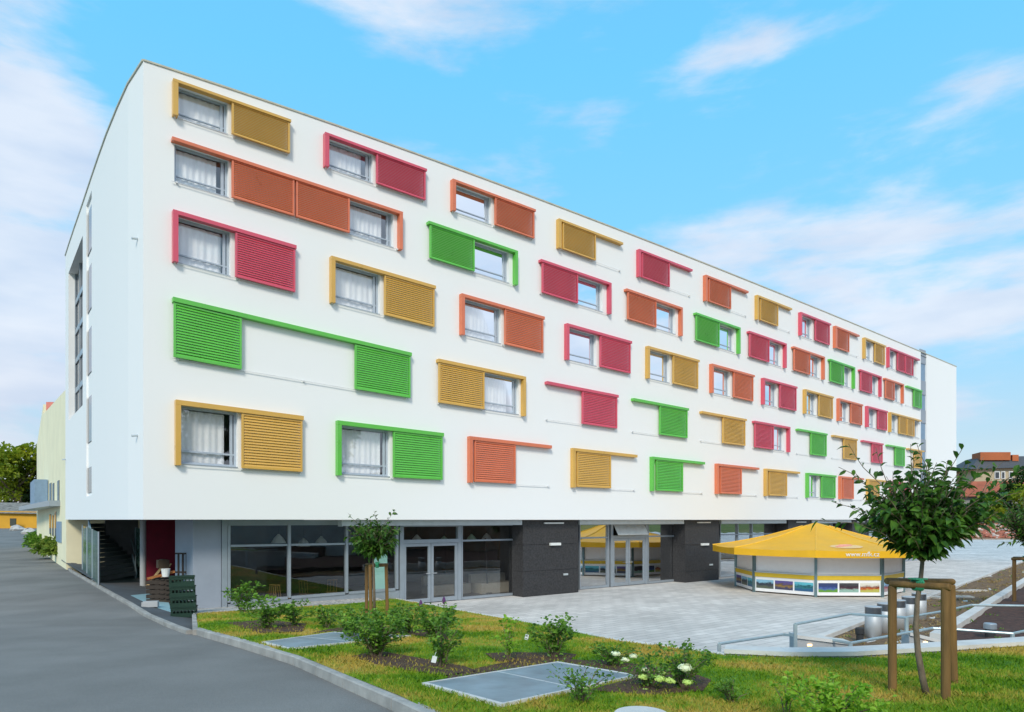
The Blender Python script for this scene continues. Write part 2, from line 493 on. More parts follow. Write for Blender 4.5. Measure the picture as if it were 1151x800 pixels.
W, S, L_, R_ = 'W', 'S', 'L', 'R'
UNITS = [
    # row, colour, rail x0, x1, elements, left post, right post
    (0, 'gold', 193, 325, [(W, 198, 256), (S, 259, 324)], 1, 0),
    (0, 'red', 363, 477, [(W, 369, 419), (S, 421, 476)], 1, 0),
    (0, 'orange', 506, 599, [(W, 512, 552), (S, 554, 598)], 1, 0),
    (0, 'gold', 625, 697, [(S, 630, 667)], 1, 0),
    (0, 'red', 715, 775, [(S, 719, 750)], 1, 0),
    (0, 'orange', 790, 838, [(S, 794, 819)], 1, 0),
    (0, 'gold', 848, 887, [(S, 852, 872)], 1, 0),
    (0, 'red', 897, 931, [(W, 901, 912.5), (S, 914, 930)], 1, 0),
    (0, 'orange', 936, 963, [(S, 938, 952)], 1, 0),
    (0, 'gold', 969, 993, [(W, 972, 980), (S, 981, 992)], 1, 0),
    (0, 'red', 996, 1031, [(W, 999, 1006), (S, 1006.5, 1015), (S, 1015.5, 1024), (W, 1025, 1030)], 1, 0),
    (1, 'orange', 192, 450, [(W, 196, 257), (S, 259, 329), (S, 331, 391), (W, 392, 442)], 0, 1),
    (1, 'green', 479, 579, [(S, 481, 531), (W, 533, 572)], 0, 1),
    (1, 'red', 605, 684, [(S, 607, 647), (W, 649, 677)], 0, 1),
    (1, 'orange', 701, 764, [(S, 703, 735), (W, 737, 759)], 0, 1),
    (1, 'green', 779, 829, [(S, 780, 806), (W, 807.5, 825)], 0, 1),
    (1, 'red', 839, 881, [(S, 840, 862), (W, 863, 877.5)], 0, 1),
    (1, 'orange', 889, 924, [(S, 890, 908), (W, 909, 921)], 0, 1),
    (1, 'green', 930, 958, [(S, 931, 946), (W, 947, 955.5)], 0, 1),
    (1, 'red', 964, 988, [(S, 965, 977.5), (W, 978.5, 986)], 0, 1),
    (1, 'orange', 992, 1013, [(S, 993, 1003), (W, 1004, 1011)], 0, 1),
    (1, 'green', 1017, 1034, [(S, 1025, 1033.5)], 0, 0),
    (2, 'red', 193, 331, [(W, 198, 259), (S, 263, 330)], 1, 0),
    (2, 'gold', 370, 487, [(W, 376, 427), (S, 430, 486)], 1, 0),
    (2, 'orange', 516, 609, [(W, 522, 563), (S, 565, 608)], 1, 0),
    (2, 'red', 634, 707, [(W, 639, 670), (S, 672, 706)], 1, 0),
    (2, 'gold', 725, 783, [(W, 730, 752.5), (S, 754, 782)], 1, 0),
    (2, 'orange', 797, 845, [(W, 802, 820.5), (S, 822, 844)], 1, 0),
    (2, 'red', 855, 893, [(W, 859, 873), (S, 874, 892.5)], 1, 0),
    (2, 'gold', 902, 934, [(W, 905.5, 917), (S, 918, 933.5)], 1, 0),
    (2, 'orange', 940, 967, [(W, 943, 953), (S, 954, 966.5)], 1, 0),
    (2, 'red', 972, 995, [(W, 975, 983.5), (S, 984.5, 994.5)], 1, 0),
    (2, 'gold', 998, 1033, [(W, 1001, 1008), (S, 1008.5, 1017), (S, 1017.5, 1025.5), (W, 1026.5, 1032)], 1, 0),
    (3, 'green', 193, 460, [(S, 194, 270), (S, 397, 459)], 0, 0),
    (3, 'gold', 490, 588, [(S, 491, 542), (W, 544, 583)], 0, 1),
    (3, 'red', 612, 692, [(S, 652, 691)], 0, 0),
    (3, 'green', 709, 771, [(S, 739, 770)], 0, 0),
    (3, 'gold', 786, 836, [(S, 810, 835)], 0, 0),
    (3, 'red', 845, 885, [(S, 846, 867), (W, 868, 881)], 0, 1),
    (3, 'green', 894, 927, [(S, 909, 926.5)], 0, 0),
    (3, 'gold', 934, 961, [(S, 946, 960.5)], 0, 0),
    (3, 'red', 967, 990, [(S, 978, 989.5)], 0, 0),
    (3, 'green', 995, 1015, [(S, 1004, 1014.5)], 0, 0),
    (3, 'gold', 1018, 1036, [(S, 1025.5, 1033.8)], 0, 0),
    (4, 'gold', 196, 339, [(W, 201, 267), (S, 270, 338)], 1, 0),
    (4, 'green', 377, 496, [(W, 384, 438), (S, 440, 495)], 1, 0),
    (4, 'orange', 525, 617, [(S, 531, 577)], 1, 0),
    (4, 'gold', 641, 713, [(S, 646, 684)], 1, 0),
    (4, 'green', 730, 789, [(S, 735, 765)], 1, 0),
    (4, 'orange', 803, 850, [(S, 807, 831)], 1, 0),
    (4, 'gold', 858, 896, [(S, 862, 882)], 1, 0),
    (4, 'green', 905, 937, [(W, 909, 920), (S, 921, 936.5)], 1, 0),
    (4, 'orange', 942, 968, [(S, 945, 957)], 1, 0),
    (4, 'gold', 973, 996, [(S, 975, 986)], 1, 0),
    (4, 'red', 999, 1022, [(W, 1002, 1008.5), (S, 1009.5, 1021.5)], 1, 0),
]
HOLE_T, HOLE_B = 0.05, 0.97
PXEND = 1075.0
STRIP = (1035.0, 1041.5)
DEPTH = 15.0

hotel = empty('hotel_building', (P0[0], P0[1], 0), 'long white five storey hotel with red, green, gold and orange sliding shutters', 'building')

# --- front wall with its openings
holes = {r: [] for r in range(5)}
for (r, c, x0, x1, els, lp, rp) in UNITS:
    for e in els:
        if e[0] == W: holes[r].append((e[1], e[2]))
cuts = {161.0, PXEND, *STRIP}
for r in holes:
    for a, b in holes[r]: cuts |= {a, b}
for x in range(170, 1075, 12): cuts.add(float(x))
cuts = sorted(cuts)
# drop near-duplicates that are not hole edges
lines = [lambda x: HY - hroof(x)]
for r in range(5):
    lines.append(lambda x, r=r: yat(r, x, HOLE_T)); lines.append(lambda x, r=r: yat(r, x, HOLE_B))
lines.append(lambda x: HY - 0.3)
wall = MB()
REV = 0.24
m_guide = M('pale guide rail', (0.70, 0.71, 0.72), 0.5)
m_frame = M('blue grey window frame', (0.44, 0.50, 0.57), 0.4, 0.05, 3.0, metallic=0.15)
for i in range(len(cuts) - 1):
    xa, xb = cuts[i], cuts[i + 1]
    xm = (xa + xb) / 2
    if STRIP[0] < xm < STRIP[1]: continue
    ua, ub = fu(xa), fu(xb)
    for j in range(len(lines) - 1):
        za, zb = fz(xa, lines[j](xa)), fz(xb, lines[j](xb))
        zc, zd = fz(xb, lines[j + 1](xb)), fz(xa, lines[j + 1](xa))
        if j == len(lines) - 2: zc = zd = SOF
        if j % 2 == 1:
            r = (j - 1) // 2
            hh = [h for h in holes[r] if h[0] < xm < h[1]]
            if hh:
                h = hh[0]
                wall.quad(U(ua, 0, za), U(ub, 0, zb), U(ub, -REV, zb), U(ua, -REV, za))
                wall.quad(U(ua, 0, zd), U(ua, -REV, zd), U(ub, -REV, zc), U(ub, 0, zc))
                if abs(xa - h[0]) < 1e-6: wall.quad(U(ua, 0, za), U(ua, -REV, za), U(ua, -REV, zd), U(ua, 0, zd))
                if abs(xb - h[1]) < 1e-6: wall.quad(U(ub, 0, zb), U(ub, 0, zc), U(ub, -REV, zc), U(ub, -REV, zb))
                continue
        wall.quad(U(ua, 0, zd), U(ub, 0, zc), U(ub, 0, zb), U(ua, 0, za))
# stair strip recess
us0, us1 = fu(STRIP[0]), fu(STRIP[1])
zs = fz(STRIP[0], HY - hroof(STRIP[0])); 
wall.quad(U(us0, 0, SOF), U(us0, 0, zs), U(us0, -0.12, zs), U(us0, -0.12, SOF))
wall.quad(U(us1, 0, SOF), U(us1, -0.12, SOF), U(us1, -0.12, zs), U(us1, 0, zs))
wall.quad(U(us0, -0.12, SOF), U(us0, -0.12, zs), U(us1, -0.12, zs), U(us1, -0.12, SOF))

# --- left gable wall: gently curved in plan, level roof
ZR = fz(161, HY - hroof(161))
LP = []
for px, h in [(161, 515), (144, 488.5), (132, 462), (120, 432.5), (111, 407.5), (103, 384), (97, 366), (93, 354), (84, 328), (77, 307), (73.5, 296)]:
    Y = H * F / h
    LP.append((px, np.array([(px - CX) / F * Y, Y])))
LP[0] = (161, P0.copy())
SLOT = (103, 97); OPEN = (93, 77)
pl = {p: q for p, q in LP}


def lz(px, py): return CZ + (HY - py) / F * pl[px][1]


zsl0, zsl1 = 4.15, 15.75
zo0, zo1 = 7.95, 14.95
nl = (pl[84] - pl[103]); nl = nl / np.linalg.norm(nl)          # along the gable, going away
inn = np.array([nl[1], -nl[0]])                                # into the building
if inn @ D < 0: inn = -inn


def lq(mb, pa, pb, z0, z1, d0=0.0, d1=0.0, mi=0):
    a, b = pl[pa] + inn * d0, pl[pb] + inn * d1
    mb.quad((*a, z0), (*b, z0), (*b, z1), (*a, z1), mi)


for i in range(len(LP) - 1):
    pa, pb = LP[i][0], LP[i + 1][0]
    if pa == SLOT[0]:
        lq(wall, pa, pb, SOF, zsl0); lq(wall, pa, pb, zsl1, ZR)
        lq(wall, pa, pb, zsl0, zsl1, 0.07, 0.07)
        for p in (pa, pb):
            a = pl[p]; b = a + inn * 0.07
            wall.quad((*a, zsl0), (*b, zsl0), (*b, zsl1), (*a, zsl1))
        for z in (zsl0, zsl1):
            wall.quad((*pl[pa], z), (*pl[pb], z), (*(pl[pb] + inn * .07), z), (*(pl[pa] + inn * .07), z))
    elif OPEN[1] <= pb and pa <= OPEN[0]:
        lq(wall, pa, pb, SOF, zo0); lq(wall, pa, pb, zo1, ZR)
        for z in (zo0, zo1):
            wall.quad((*pl[pa], z), (*pl[pb], z), (*(pl[pb] + inn * .34), z), (*(pl[pa] + inn * .34), z))
        for p in OPEN:
            if p in (pa, pb):
                a = pl[p]; b = a + inn * .34
                wall.quad((*a, zo0), (*b, zo0), (*b, zo1), (*a, zo1))
        lq(wall, pa, pb, zo0, zo1, .34, .34)
    else:
        lq(wall, pa, pb, SOF, ZR)
# back, far end
uend = fu(PXEND)
e0 = np.array(U(uend, 0, 0)[:2]); e1 = np.array(U(uend, -DEPTH, 0)[:2])
zend = fz(PXEND, HY - hroof(PXEND))
lb = LP[-1][1]
wall.quad((*e0, SOF), (*e1, SOF), (*e1, zend), (*e0, zend))
wall.quad((*e1, SOF), (*lb, SOF), (*lb, ZR), (*e1, zend))
wallo = wall.build('wall', m_white, hotel)

# roof deck, coping, soffit
rf = MB()
ring = [q for _, q in LP][::-1]
front = [(x, fu(x), fz(x, HY - hroof(x))) for x in [161 + (PXEND - 161) * k / 30 for k in range(31)]]
top = [(*q, ZR - 0.25) for q in ring] + [(*U(u, 0, 0)[:2], z - 0.25) for x, u, z in front[1:]] + [(*e1, zend - 0.25)]
cen = np.mean([p[:2] for p in top], 0)
rf.add(top + [(cen[0], cen[1], np.mean([p[2] for p in top]))], [(i, (i + 1) % len(top), len(top)) for i in range(len(top))])
rf.build('roof', M('roof membrane', (0.3, 0.3, 0.3), 0.9), hotel)
cp = MB()
for k in range(30):
    (xa, ua, za), (xb, ub, zb) = front[k], front[k + 1]
    prism(cp, [(ua, za + 0.035), (ub, zb + 0.035), (ub, zb - 0.015), (ua, za - 0.015)], 0.03, -0.3)
for (pa, a), (pb, b) in zip(LP[:-1], LP[1:]):
    ia = -inn * 0.035
    A, B = a + ia, b + ia
    A2, B2 = a + inn * 0.3, b + inn * 0.3
    cp.hexa([(*A, ZR - .02), (*A2, ZR - .02), (*B2, ZR - .02), (*B, ZR - .02)], [(*A, ZR + .035), (*A2, ZR + .035), (*B2, ZR + .035), (*B, ZR + .035)])
cp.build('roof_coping', m_coping, hotel)
sf = MB()
outline = [(*q, SOF) for _, q in LP][::-1] + [(*e0, SOF), (*e1, SOF)]
sf.add(outline, [tuple(range(len(outline)))])
sf.build('soffit', m_soffit, hotel)

# --- gable glazing
g = MB()
for y0, y1 in [(241, 288), (304.5, 352.5), (373, 422), (448, 498), (526, 554)]:
    z1, z0 = lz(97, y0), lz(97, y1)
    g = MB(); lq(g, 103, 97, max(z0, zsl0), min(z1, zsl1), 0.045, 0.045)
    g.build('slot_window', m_darkglass, hotel)
g = MB()
lq(g, 93, 77, zo0 + .05, zo1 - .05, .31, .31)
lg = g.build('loggia_window', m_darkglass, hotel)
g = MB()
for k in range(1, 5):
    z = zo0 + (zo1 - zo0) * k / 5
    a, b = pl[93] + inn * .26, pl[77] + inn * .26
    g.hexa([(*a, z - .12), (*b, z - .12), (*(b + inn * .04), z - .12), (*(a + inn * .04), z - .12)], [(*a, z + .12), (*b, z + .12), (*(b + inn * .04), z + .12), (*(a + inn * .04), z + .12)])
for tt in (0.0, 0.33, 0.66, 0.98):
    a = pl[93] * (1 - tt) + pl[77] * tt + inn * .25; b = a + nl * .07
    g.hexa([(*a, zo0), (*b, zo0), (*(b + inn * .05), zo0), (*(a + inn * .05), zo0)], [(*a, zo1), (*b, zo1), (*(b + inn * .05), zo1), (*(a + inn * .05), zo1)])
g.build('frame', m_alu, lg)
# camera-like fittings and vents on the gable
for px, py, Yk in [(155, 268, 0), (153.5, 489, 0), (74.5, 516, 1)]:
    q = pl[161] * 0.65 + pl[144] * 0.35 if not Yk else pl[73.5] * .8 + pl[77] * .2
    z = CZ + (HY - py) / F * q[1]
    f = MB(); f.tube([(*(q + inn * .02), z), (*(q - inn * .16), z - .03)], .035, 10)
    f.build('wall_spout', m_alul, hotel)

# --- stair strip panels
for i, (y0, y1, kind) in enumerate([(392, 408, 'g'), (408, 427, 'w'), (427, 443, 'g'), (443, 460, 'w'), (460, 475, 'g'), (475, 493, 'w'), (493, 507, 'g'), (507, 526, 'w'), (526, 540, 'g'), (540, 560, 'w'), (560, 583, 'g')]):
    mb = MB()
    z1, z0 = fz(1036, y0), fz(1036, y1)
    prism(mb, [(us0 + .02, z1), (us1 - .02, z1), (us1 - .02, z0 + .02), (us0 + .02, z0 + .02)], -0.05 if kind == 'g' else -0.09, -0.115)
    mb.build('spandrel_panel' if kind == 'g' else 'stair_window', m_grwall if kind == 'g' else m_bluepan, hotel)

# --- units: tracks, shutters, windows
for (r, c, x0, x1, els, lp, rp) in UNITS:
    mt = mats_sh[c]
    tr = MB()
    prism(tr, fq(x0, x1, ytop(r, x0), ytop(r, x1), yat(r, x1, .075), yat(r, x0, .075)), 0.20, 0.003)
    if lp:
        u0 = fu(x0); u1 = u0 + 0.14
        zt, zb = fz(x0, yat(r, x0, .078)), fz(x0, ybot(r, x0))
        prism(tr, [(u0, zt), (u1, zt), (u1, zb), (u0, zb)], 0.198, 0.003)
    if rp:
        u1 = fu(x1); u0 = u1 - 0.13
        zt, zb = fz(x1, yat(r, x1, .078)), fz(x1, ybot(r, x1))
        prism(tr, [(u0, zt), (u1, zt), (u1, zb), (u0, zb)], 0.198, 0.003)
    to = tr.build('shutter_track', mt, hotel)
    gd = MB()
    prism(gd, fq(x0, x1, yat(r, x0, .988), yat(r, x1, .988), yat(r, x1, .997), yat(r, x0, .997)), 0.068, 0.052)
    for k in (0.02, 0.5, 0.98):
        u = fu(x0) * (1 - k) + fu(x1) * k; xx = x0 * (1 - k) + x1 * k
        z = fz(xx, yat(r, xx, .99))
        prism(gd, [(u - .022, z + .02), (u + .022, z + .02), (u + .022, z - .025), (u - .022, z - .025)], 0.085, 0.003)
    gd.build('lower_guide', m_guide, hotel)
    for e in els:
        a, b = e[1], e[2]
        ua, ub = fu(a), fu(b)
        if e[0] == S:
            sh = MB()
            k0, k1 = 0.08, 0.975
            def zz(u, k):
                w = (u - ua) / (ub - ua); x = a * (1 - w) + b * w
                return fz(a, yat(r, a, k)) * (1 - w) + fz(b, yat(r, b, k)) * w
            st = min(0.06, (ub - ua) * .1)
            for (p, q) in ((ua, ua + st), (ub - st, ub)):
                prism(sh, [(p, zz(p, k0)), (q, zz(q, k0)), (q, zz(q, k1)), (p, zz(p, k1))], 0.165, 0.085)
            prism(sh, [(ua + st, zz(ua + st, k0)), (ub - st, zz(ub - st, k0)), (ub - st, zz(ub - st, k0 + .03)), (ua + st, zz(ua + st, k0 + .03))], 0.16, 0.09)
            prism(sh, [(ua + st, zz(ua + st, k1 - .035)), (ub - st, zz(ub - st, k1 - .035)), (ub - st, zz(ub - st, k1)), (ua + st, zz(ua + st, k1))], 0.16, 0.09)
            ns = 18
            p, q = ua + st, ub - st
            for s in range(ns):
                ka = k0 + .03 + (k1 - k0 - .065) * (s + 0.24) / ns
                kb = k0 + .03 + (k1 - k0 - .065) * (s + 1.0) / ns
                # blade: outer edge low, inner edge high
                A0, A1 = U(p, 0.156, zz(p, kb)), U(q, 0.156, zz(q, kb))
                B0, B1 = U(p, 0.122, zz(p, ka)), U(q, 0.122, zz(q, ka))
                th = 0.010
                sh.hexa([A0, A1, B1, B0], [(v[0], v[1], v[2] + th) for v in (A0, A1, B1, B0)])
            sh.build('shutter', mt, hotel)
        else:
            def zz(u, k):
                w = (u - ua) / (ub - ua)
                return fz(a, yat(r, a, k)) * (1 - w) + fz(b, yat(r, b, k)) * w
            def zk(u, t):      # t = 0 head, 1 sill of the opening
                return zz(u, HOLE_T + (HOLE_B - HOLE_T) * t)
            fw = min(0.07, (ub - ua) * 0.09)
            fr = MB()
            o0, o1 = -0.15, -0.22
            def q4(u0, u1, t0, t1): return [(u0, zk(u0, t0)), (u1, zk(u1, t0)), (u1, zk(u1, t1)), (u0, zk(u0, t1))]
            prism(fr, q4(ua, ua + fw, 0, 1), o0, o1)
            prism(fr, q4(ub - fw, ub, 0, 1), o0, o1)
            prism(fr, q4(ub - 2.6 * fw, ub - 1.5 * fw, 0.06, 0.95), o0 - .005, o1)
            prism(fr, q4(ua + fw, ub - fw, 0, 0.055), o0, o1)
            prism(fr, q4(ua + fw, ub - fw, 0.95, 1), o0, o1)
            prism(fr, q4(ua + fw, ub - fw, 0.755, 0.785), o0 - .006, o1)
            prism(fr, q4(ua + .005, ub - .005, 0.985, 0.999), 0.03, -0.145)
            fo = fr.build('window', m_frame, hotel)
            gl = MB()
            gl.quad(*[U(u, -0.192, z) for u, z in q4(ua + fw, ub - fw, .05, .96)])
            gl.build('pane', m_glass, fo)
            cu = MB()
            n = 40
            cov = [0.86, 0.80, 0.9, 0.74][(int(a) + r) % 4]
            u1 = ua + (ub - ua) * cov
            prev = None
            for i in range(n + 1):
                u = ua + (u1 - ua) * i / n
                o = -0.262 + 0.012 * math.sin(i * (.9 + .5 * ((int(a) * 7) % 5) / 5) + r) + 0.01 * math.sin(i * .5 + a)
                t1, t0 = U(u, o, zk(u, 0.07)), U(u, o, zk(u, 1.12))
                if prev: cu.quad(prev[1], t0, t1, prev[0])
                prev = (t1, t0)
            cu.build('curtain', m_curtain, fo)

# ------------------------------------------------------------------ ground floor of the hotel
SO = -1.1
gw = MB()
# grey wall panel at the left end and the passage wall behind it
prism(gw, fq(217, 248.5, 580, 580, 700, 700, SO), SO, SO - .25)
u217 = fu(217, SO); 
off197 = SO
while fu(197, off197) < u217: off197 -= .02
prism(gw, [(u217, SOF - .01), (u217 + .25, SOF - .01), (u217 + .25, 0), (u217, 0)], SO - .253, off197)
print('OFF197', off197, u217)
udeep = max(fu(200, -9) + .3, u217 + 3)
gd2 = MB()
prism(gd2, [(u217 + .252, SOF - .01), (udeep, SOF - .01), (udeep, 0), (u217 + .252, 0)], off197 + .2, off197)
prism(gd2, [(udeep - .2, SOF - .01), (udeep, SOF - .01), (udeep, 0), (udeep - .2, 0)], off197 - .002, -9)
gd2.build('partition', m_inwall, hotel)
gw.build('plinth_wall', m_grwall, hotel)
jb = MB()
prism(jb, fq(249, 255, 580, 580, 690, 690, SO), SO + .04, SO - .2)
jb.build('corner_post', m_alu, hotel)

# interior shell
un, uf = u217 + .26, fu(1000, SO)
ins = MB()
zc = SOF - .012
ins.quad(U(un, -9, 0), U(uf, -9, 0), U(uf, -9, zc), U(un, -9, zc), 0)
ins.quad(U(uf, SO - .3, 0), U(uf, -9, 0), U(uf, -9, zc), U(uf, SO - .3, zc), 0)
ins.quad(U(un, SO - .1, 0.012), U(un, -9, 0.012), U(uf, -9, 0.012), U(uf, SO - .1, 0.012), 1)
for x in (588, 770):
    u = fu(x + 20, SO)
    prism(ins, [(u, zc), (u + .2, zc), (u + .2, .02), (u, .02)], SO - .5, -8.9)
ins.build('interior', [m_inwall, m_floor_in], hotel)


def bar(mb, x0, y0, x1, y1, w, o0, o1, horiz, off=SO):
    """frame bar between two photo pixels on the shopfront plane"""
    u0, z0, u1, z1 = fu(x0, off), fz(x0, y0, off), fu(x1, off), fz(x1, y1, off)
    h = w / 2
    if horiz: prism(mb, [(u0, z0 + h), (u1, z1 + h), (u1, z1 - h), (u0, z0 - h)], o0, o1)
    else: prism(mb, [(u0 - h, z1), (u0 + h, z1), (u0 + h, z0), (u0 - h, z0)] if z1 > z0 else [(u0 - h, z0), (u0 + h, z0), (u0 + h, z1), (u0 - h, z1)], o0, o1)


def glaze(parent, quads, m=None):
    for q in quads:
        mb = MB(); mb.quad(*[U(u, SO - .05, z) for u, z in q])
        mb.build('pane', m or m_glass_shop, parent)


def lerp(x, xa, ya, xb, yb): return ya + (yb - ya) * (x - xa) / (xb - xa)


ysl = lambda x: lerp(x, 257, 677, 447, 662)       # sill of the left glazing
ytr = lambda x: lerp(x, 257, 613.5, 447, 610)     # transom
ZH = fz(390, 590, SO)                             # head of glazing
yhd = lambda x: HY - (ZH - CZ) * F / fdepth(x, SO)
# left glazed wall 255-447
fr = MB()
prism(fr, [(fu(255, SO), SOF - .01), (fu(449, SO), SOF - .01), (fu(449, SO), ZH), (fu(255, SO), ZH)], SO + .0, SO - .12)
for x in (257, 325, 389.5, 446):
    bar(fr, x, yhd(x), x, ysl(x), .09, SO + .05, SO - .1, False)
for a, b in ((257, 325), (325, 389.5), (389.5, 446)):
    bar(fr, a + 2, ytr(a + 2), b - 2, ytr(b - 2), .07, SO + .04, SO - .1, True)
    bar(fr, a + 2, ysl(a + 2), b - 2, ysl(b - 2), .09, SO + .043, SO - .1, True)
# low metal plinth under the glass
u0, u1 = fu(256, SO), fu(449, SO)
prism(fr, [(u0, fz(256, ysl(256), SO) - .05), (u1, fz(449, ysl(449), SO) - .05), (u1, -.05), (u0, -.05)], SO + .01, SO - .12)
gwall = fr.build('glazed_wall', m_alu, hotel)
qs = []
for a, b in ((257, 325), (325, 389.5), (389.5, 446)):
    qs.append(fq(a, b, yhd(a), yhd(b), ytr(b), ytr(a), SO)); qs.append(fq(a, b, ytr(a), ytr(b), ysl(b), ysl(a), SO))
glaze(gwall, qs)
mb = MB(); prism(mb, fq(421, 437, 617, 617, 664, 666, SO), SO - .12, SO - .15); mb.build('mint_poster', m_mint, hotel)

# entrance door set 449-517 and side window to 575
def z2y(x, z): return HY - (z - CZ) * F / fdepth(x, SO)
def doorset(x0, xm, x1, ztr, parent_name, white_top=False):
    zb = 0.02
    fr = MB()
    u0, um, u1 = fu(x0, SO), fu(xm, SO), fu(x1, SO)
    def pr(a, b, z1, z0, o0=SO + .06, o1=SO - .1): prism(fr, [(a, z1), (b, z1), (b, z0), (a, z0)], o0, o1)
    pr(u0 - .08, u0 + .08, ZH, zb); pr(u1 - .08, u1 + .08, ZH, zb)
    pr(u0 + .08, u1 - .08, ztr + .08, ztr - .06); pr(u0 + .08, u1 - .08, ZH, ZH - .08)
    o = fr.build(parent_name, m_alu, hotel)
    if not white_top:
        glaze(o, [[(u0 + .08, ZH - .08), (u1 - .08, ZH - .08), (u1 - .08, ztr + .08), (u0 + .08, ztr + .08)]])
    for a, b, side in ((u0 + .085, um - .01, 1), (um + .01, u1 - .085, 0)):
        lf = MB(); s = .11
        for (p, q, z1, z0) in ((a, a + s, ztr - .07, zb + .01), (b - s, b, ztr - .07, zb + .01), (a + s, b - s, ztr - .07, ztr - .07 - s), (a + s, b - s, zb + s + .06, zb + .01)):
            prism(lf, [(p, z1), (q, z1), (q, z0), (p, z0)], SO + .03, SO - .05)
        lo = lf.build('door_leaf', m_alu, o)
        gm = MB(); gm.quad(*[U(u, SO - .01, z) for u, z in [(a + s, ztr - .07 - s), (b - s, ztr - .07 - s), (b - s, zb + s), (a + s, zb + s)]])
        gm.build('pane', m_glass_shop, o)
        hm = MB(); ux = b - s / 2 if side else a + s / 2
        hm.tube([U(ux, SO + .08, 1.15), U(ux + (-.18 if side else .18), SO + .08, 1.15)], .015, 8)
        hm.tube([U(ux, SO + .03, 1.15), U(ux, SO + .08, 1.15)], .015, 8)
        hm.build('handle', m_steel, o)
    return o


ZT = fz(480, 608.5, SO)
doorset(451, 484, 516, ZT, 'entrance_door')
def sidewin(x0, x1, ztr, mull=()):
    fr = MB(); u0, u1 = fu(x0, SO), fu(x1, SO)
    def pr(a, b, z1, z0): prism(fr, [(a, z1), (b, z1), (b, z0), (a, z0)], SO + .04, SO - .1)
    pr(u1 - .06, u1, ZH, .02); pr(u0 + .0, u0 + .05, ZH, .02)
    us = [u0 + .05] + [fu(x, SO) for x in mull] + [u1 - .06]
    for m_ in us[1:-1]: pr(m_ - .04, m_ + .04, ZH, .02)
    qs = []
    for i in range(len(us) - 1):
        a = us[i] + (.04 if i else 0); b = us[i + 1] - (.04 if i < len(us) - 2 else 0)
        pr(a, b, ztr + .035, ztr - .035); pr(a, b, ZH, ZH - .06); pr(a, b, .12, .02)
        qs += [[(a, ZH - .06), (b, ZH - .06), (b, ztr + .035), (a, ztr + .035)], [(a, ztr - .035), (b, ztr - .035), (b, .12), (a, .12)]]
    o = fr.build('shop_window', m_alu, hotel)
    glaze(o, qs)
    return o


sidewin(518.5, 578, ZT)
# black pillars
def pillar(x0, x1):
    of = -0.35
    u0, u1 = fu(x0, of), fu(x1, of)
    mb = MB()
    zs_ = [0.0, fz(x0, 642.5, of), fz(x0, 612.5, of), SOF - .015]
    prism(mb, [(u0 + .02, zs_[-1]), (u1 - .02, zs_[-1]), (u1 - .02, 0.0), (u0 + .02, 0.0)], of - .02, SO - .25)
    for a, b in zip(zs_[:-1], zs_[1:]):
        prism(mb, [(u0, b - .008), (u1, b - .008), (u1, a + .008), (u0, a + .008)], of, of - .019)
        prism(mb, [(u0, b - .008), (u0 + .018, b - .008), (u0 + .018, a + .008), (u0, a + .008)], of - .021, SO - .02)
    o = mb.build('pillar', m_black, hotel)
    w = MB(); um = (u0 * .45 + u1 * .55)
    prism(w, [(um - .28, zs_[2] + .06), (um + .28, zs_[2] + .06), (um + .28, zs_[2] - .05), (um - .28, zs_[2] - .05)], of + .12, of + .003)
    w.build('wall_lamp', m_lampw, o)
    w = MB()
    prism(w, [(um - .6, SOF - .12), (um + .5, SOF - .12), (um + .5, SOF - .18), (um - .6, SOF - .18)], of + .06, of + .003)
    w.build('lamp_strip', m_lampw, o)
    w = MB(); ub = u0 * .25 + u1 * .75
    prism(w, [(ub - .12, .88), (ub + .12, .88), (ub + .12, .80), (ub - .12, .80)], of + .06, of + .003)
    w.build('outlet_cover', m_alul, o)


for a, b in ((588, 650), (770, 808), (886, 912), (958, 975)): pillar(a, b)
# shop 2
sidewin(651, 684, ZT); doorset(687, 706, 726, ZT, 'shop_door', True); sidewin(728, 769, ZT)
mb = MB(); prism(mb, [(fu(652, SO), ZH - .07), (fu(684, SO), ZH - .07), (fu(684, SO), ZT + .02), (fu(652, SO), ZT + .02)], SO - .07, SO - .1)
mb.build('yellow_reflection', m_yellow, hotel)  # yellow reflection in the upper pane, put in as a coloured panel
mb = MB()   # tilted open white fanlight above the shop door
ua, ub = fu(688, SO) + .1, fu(725, SO) - .1
A = [U(ua, SO + .02, ZH - .09), U(ub, SO + .02, ZH - .09), U(ub, SO + .30, ZT + .10), U(ua, SO + .30, ZT + .10)]
mb.hexa(A, [(p[0] + N[0] * .03, p[1] + N[1] * .03, p[2] + .02) for p in A])
mb.build('fanlight', m_lampw, hotel)
sidewin(809, 885, ZT, (829, 845)); sidewin(913, 957, ZT, (935,)); sidewin(976, 1000, ZT)
fw = MB()
prism(fw, [(fu(1000, SO), SOF - .01), (uend - .2, SOF - .01), (uend - .2, 0), (fu(1000, SO), 0)], SO, SO - .3)
fw.build('plinth_wall', m_grwall, hotel)
# head panels and awning cassettes
hp = MB(); prism(hp, [(fu(449, SO) + .005, SOF - .01), (fu(1000, SO) - .01, SOF - .01), (fu(1000, SO) - .01, ZH + .004), (fu(449, SO) + .005, ZH + .004)], SO - .02, SO - .12)
hp.build('head_panel', m_alu, hotel)
for a, b in ((385, 587), (652, 769), (811, 884), (913, 957)):
    mb = MB(); o_ = -0.30
    u0, u1 = fu(a, o_), fu(b, o_)
    prism(mb, [(u0, SOF - .02), (u1, SOF - .02), (u1, SOF - .22), (u0, SOF - .22)], o_, o_ - .3)
    prism(mb, [(u0 - .03, SOF - .015), (u0 - .002, SOF - .015), (u0 - .002, SOF - .24), (u0 - .03, SOF - .24)], o_ + .02, o_ - .32)
    mb.build('awning_cassette', m_alul, hotel)

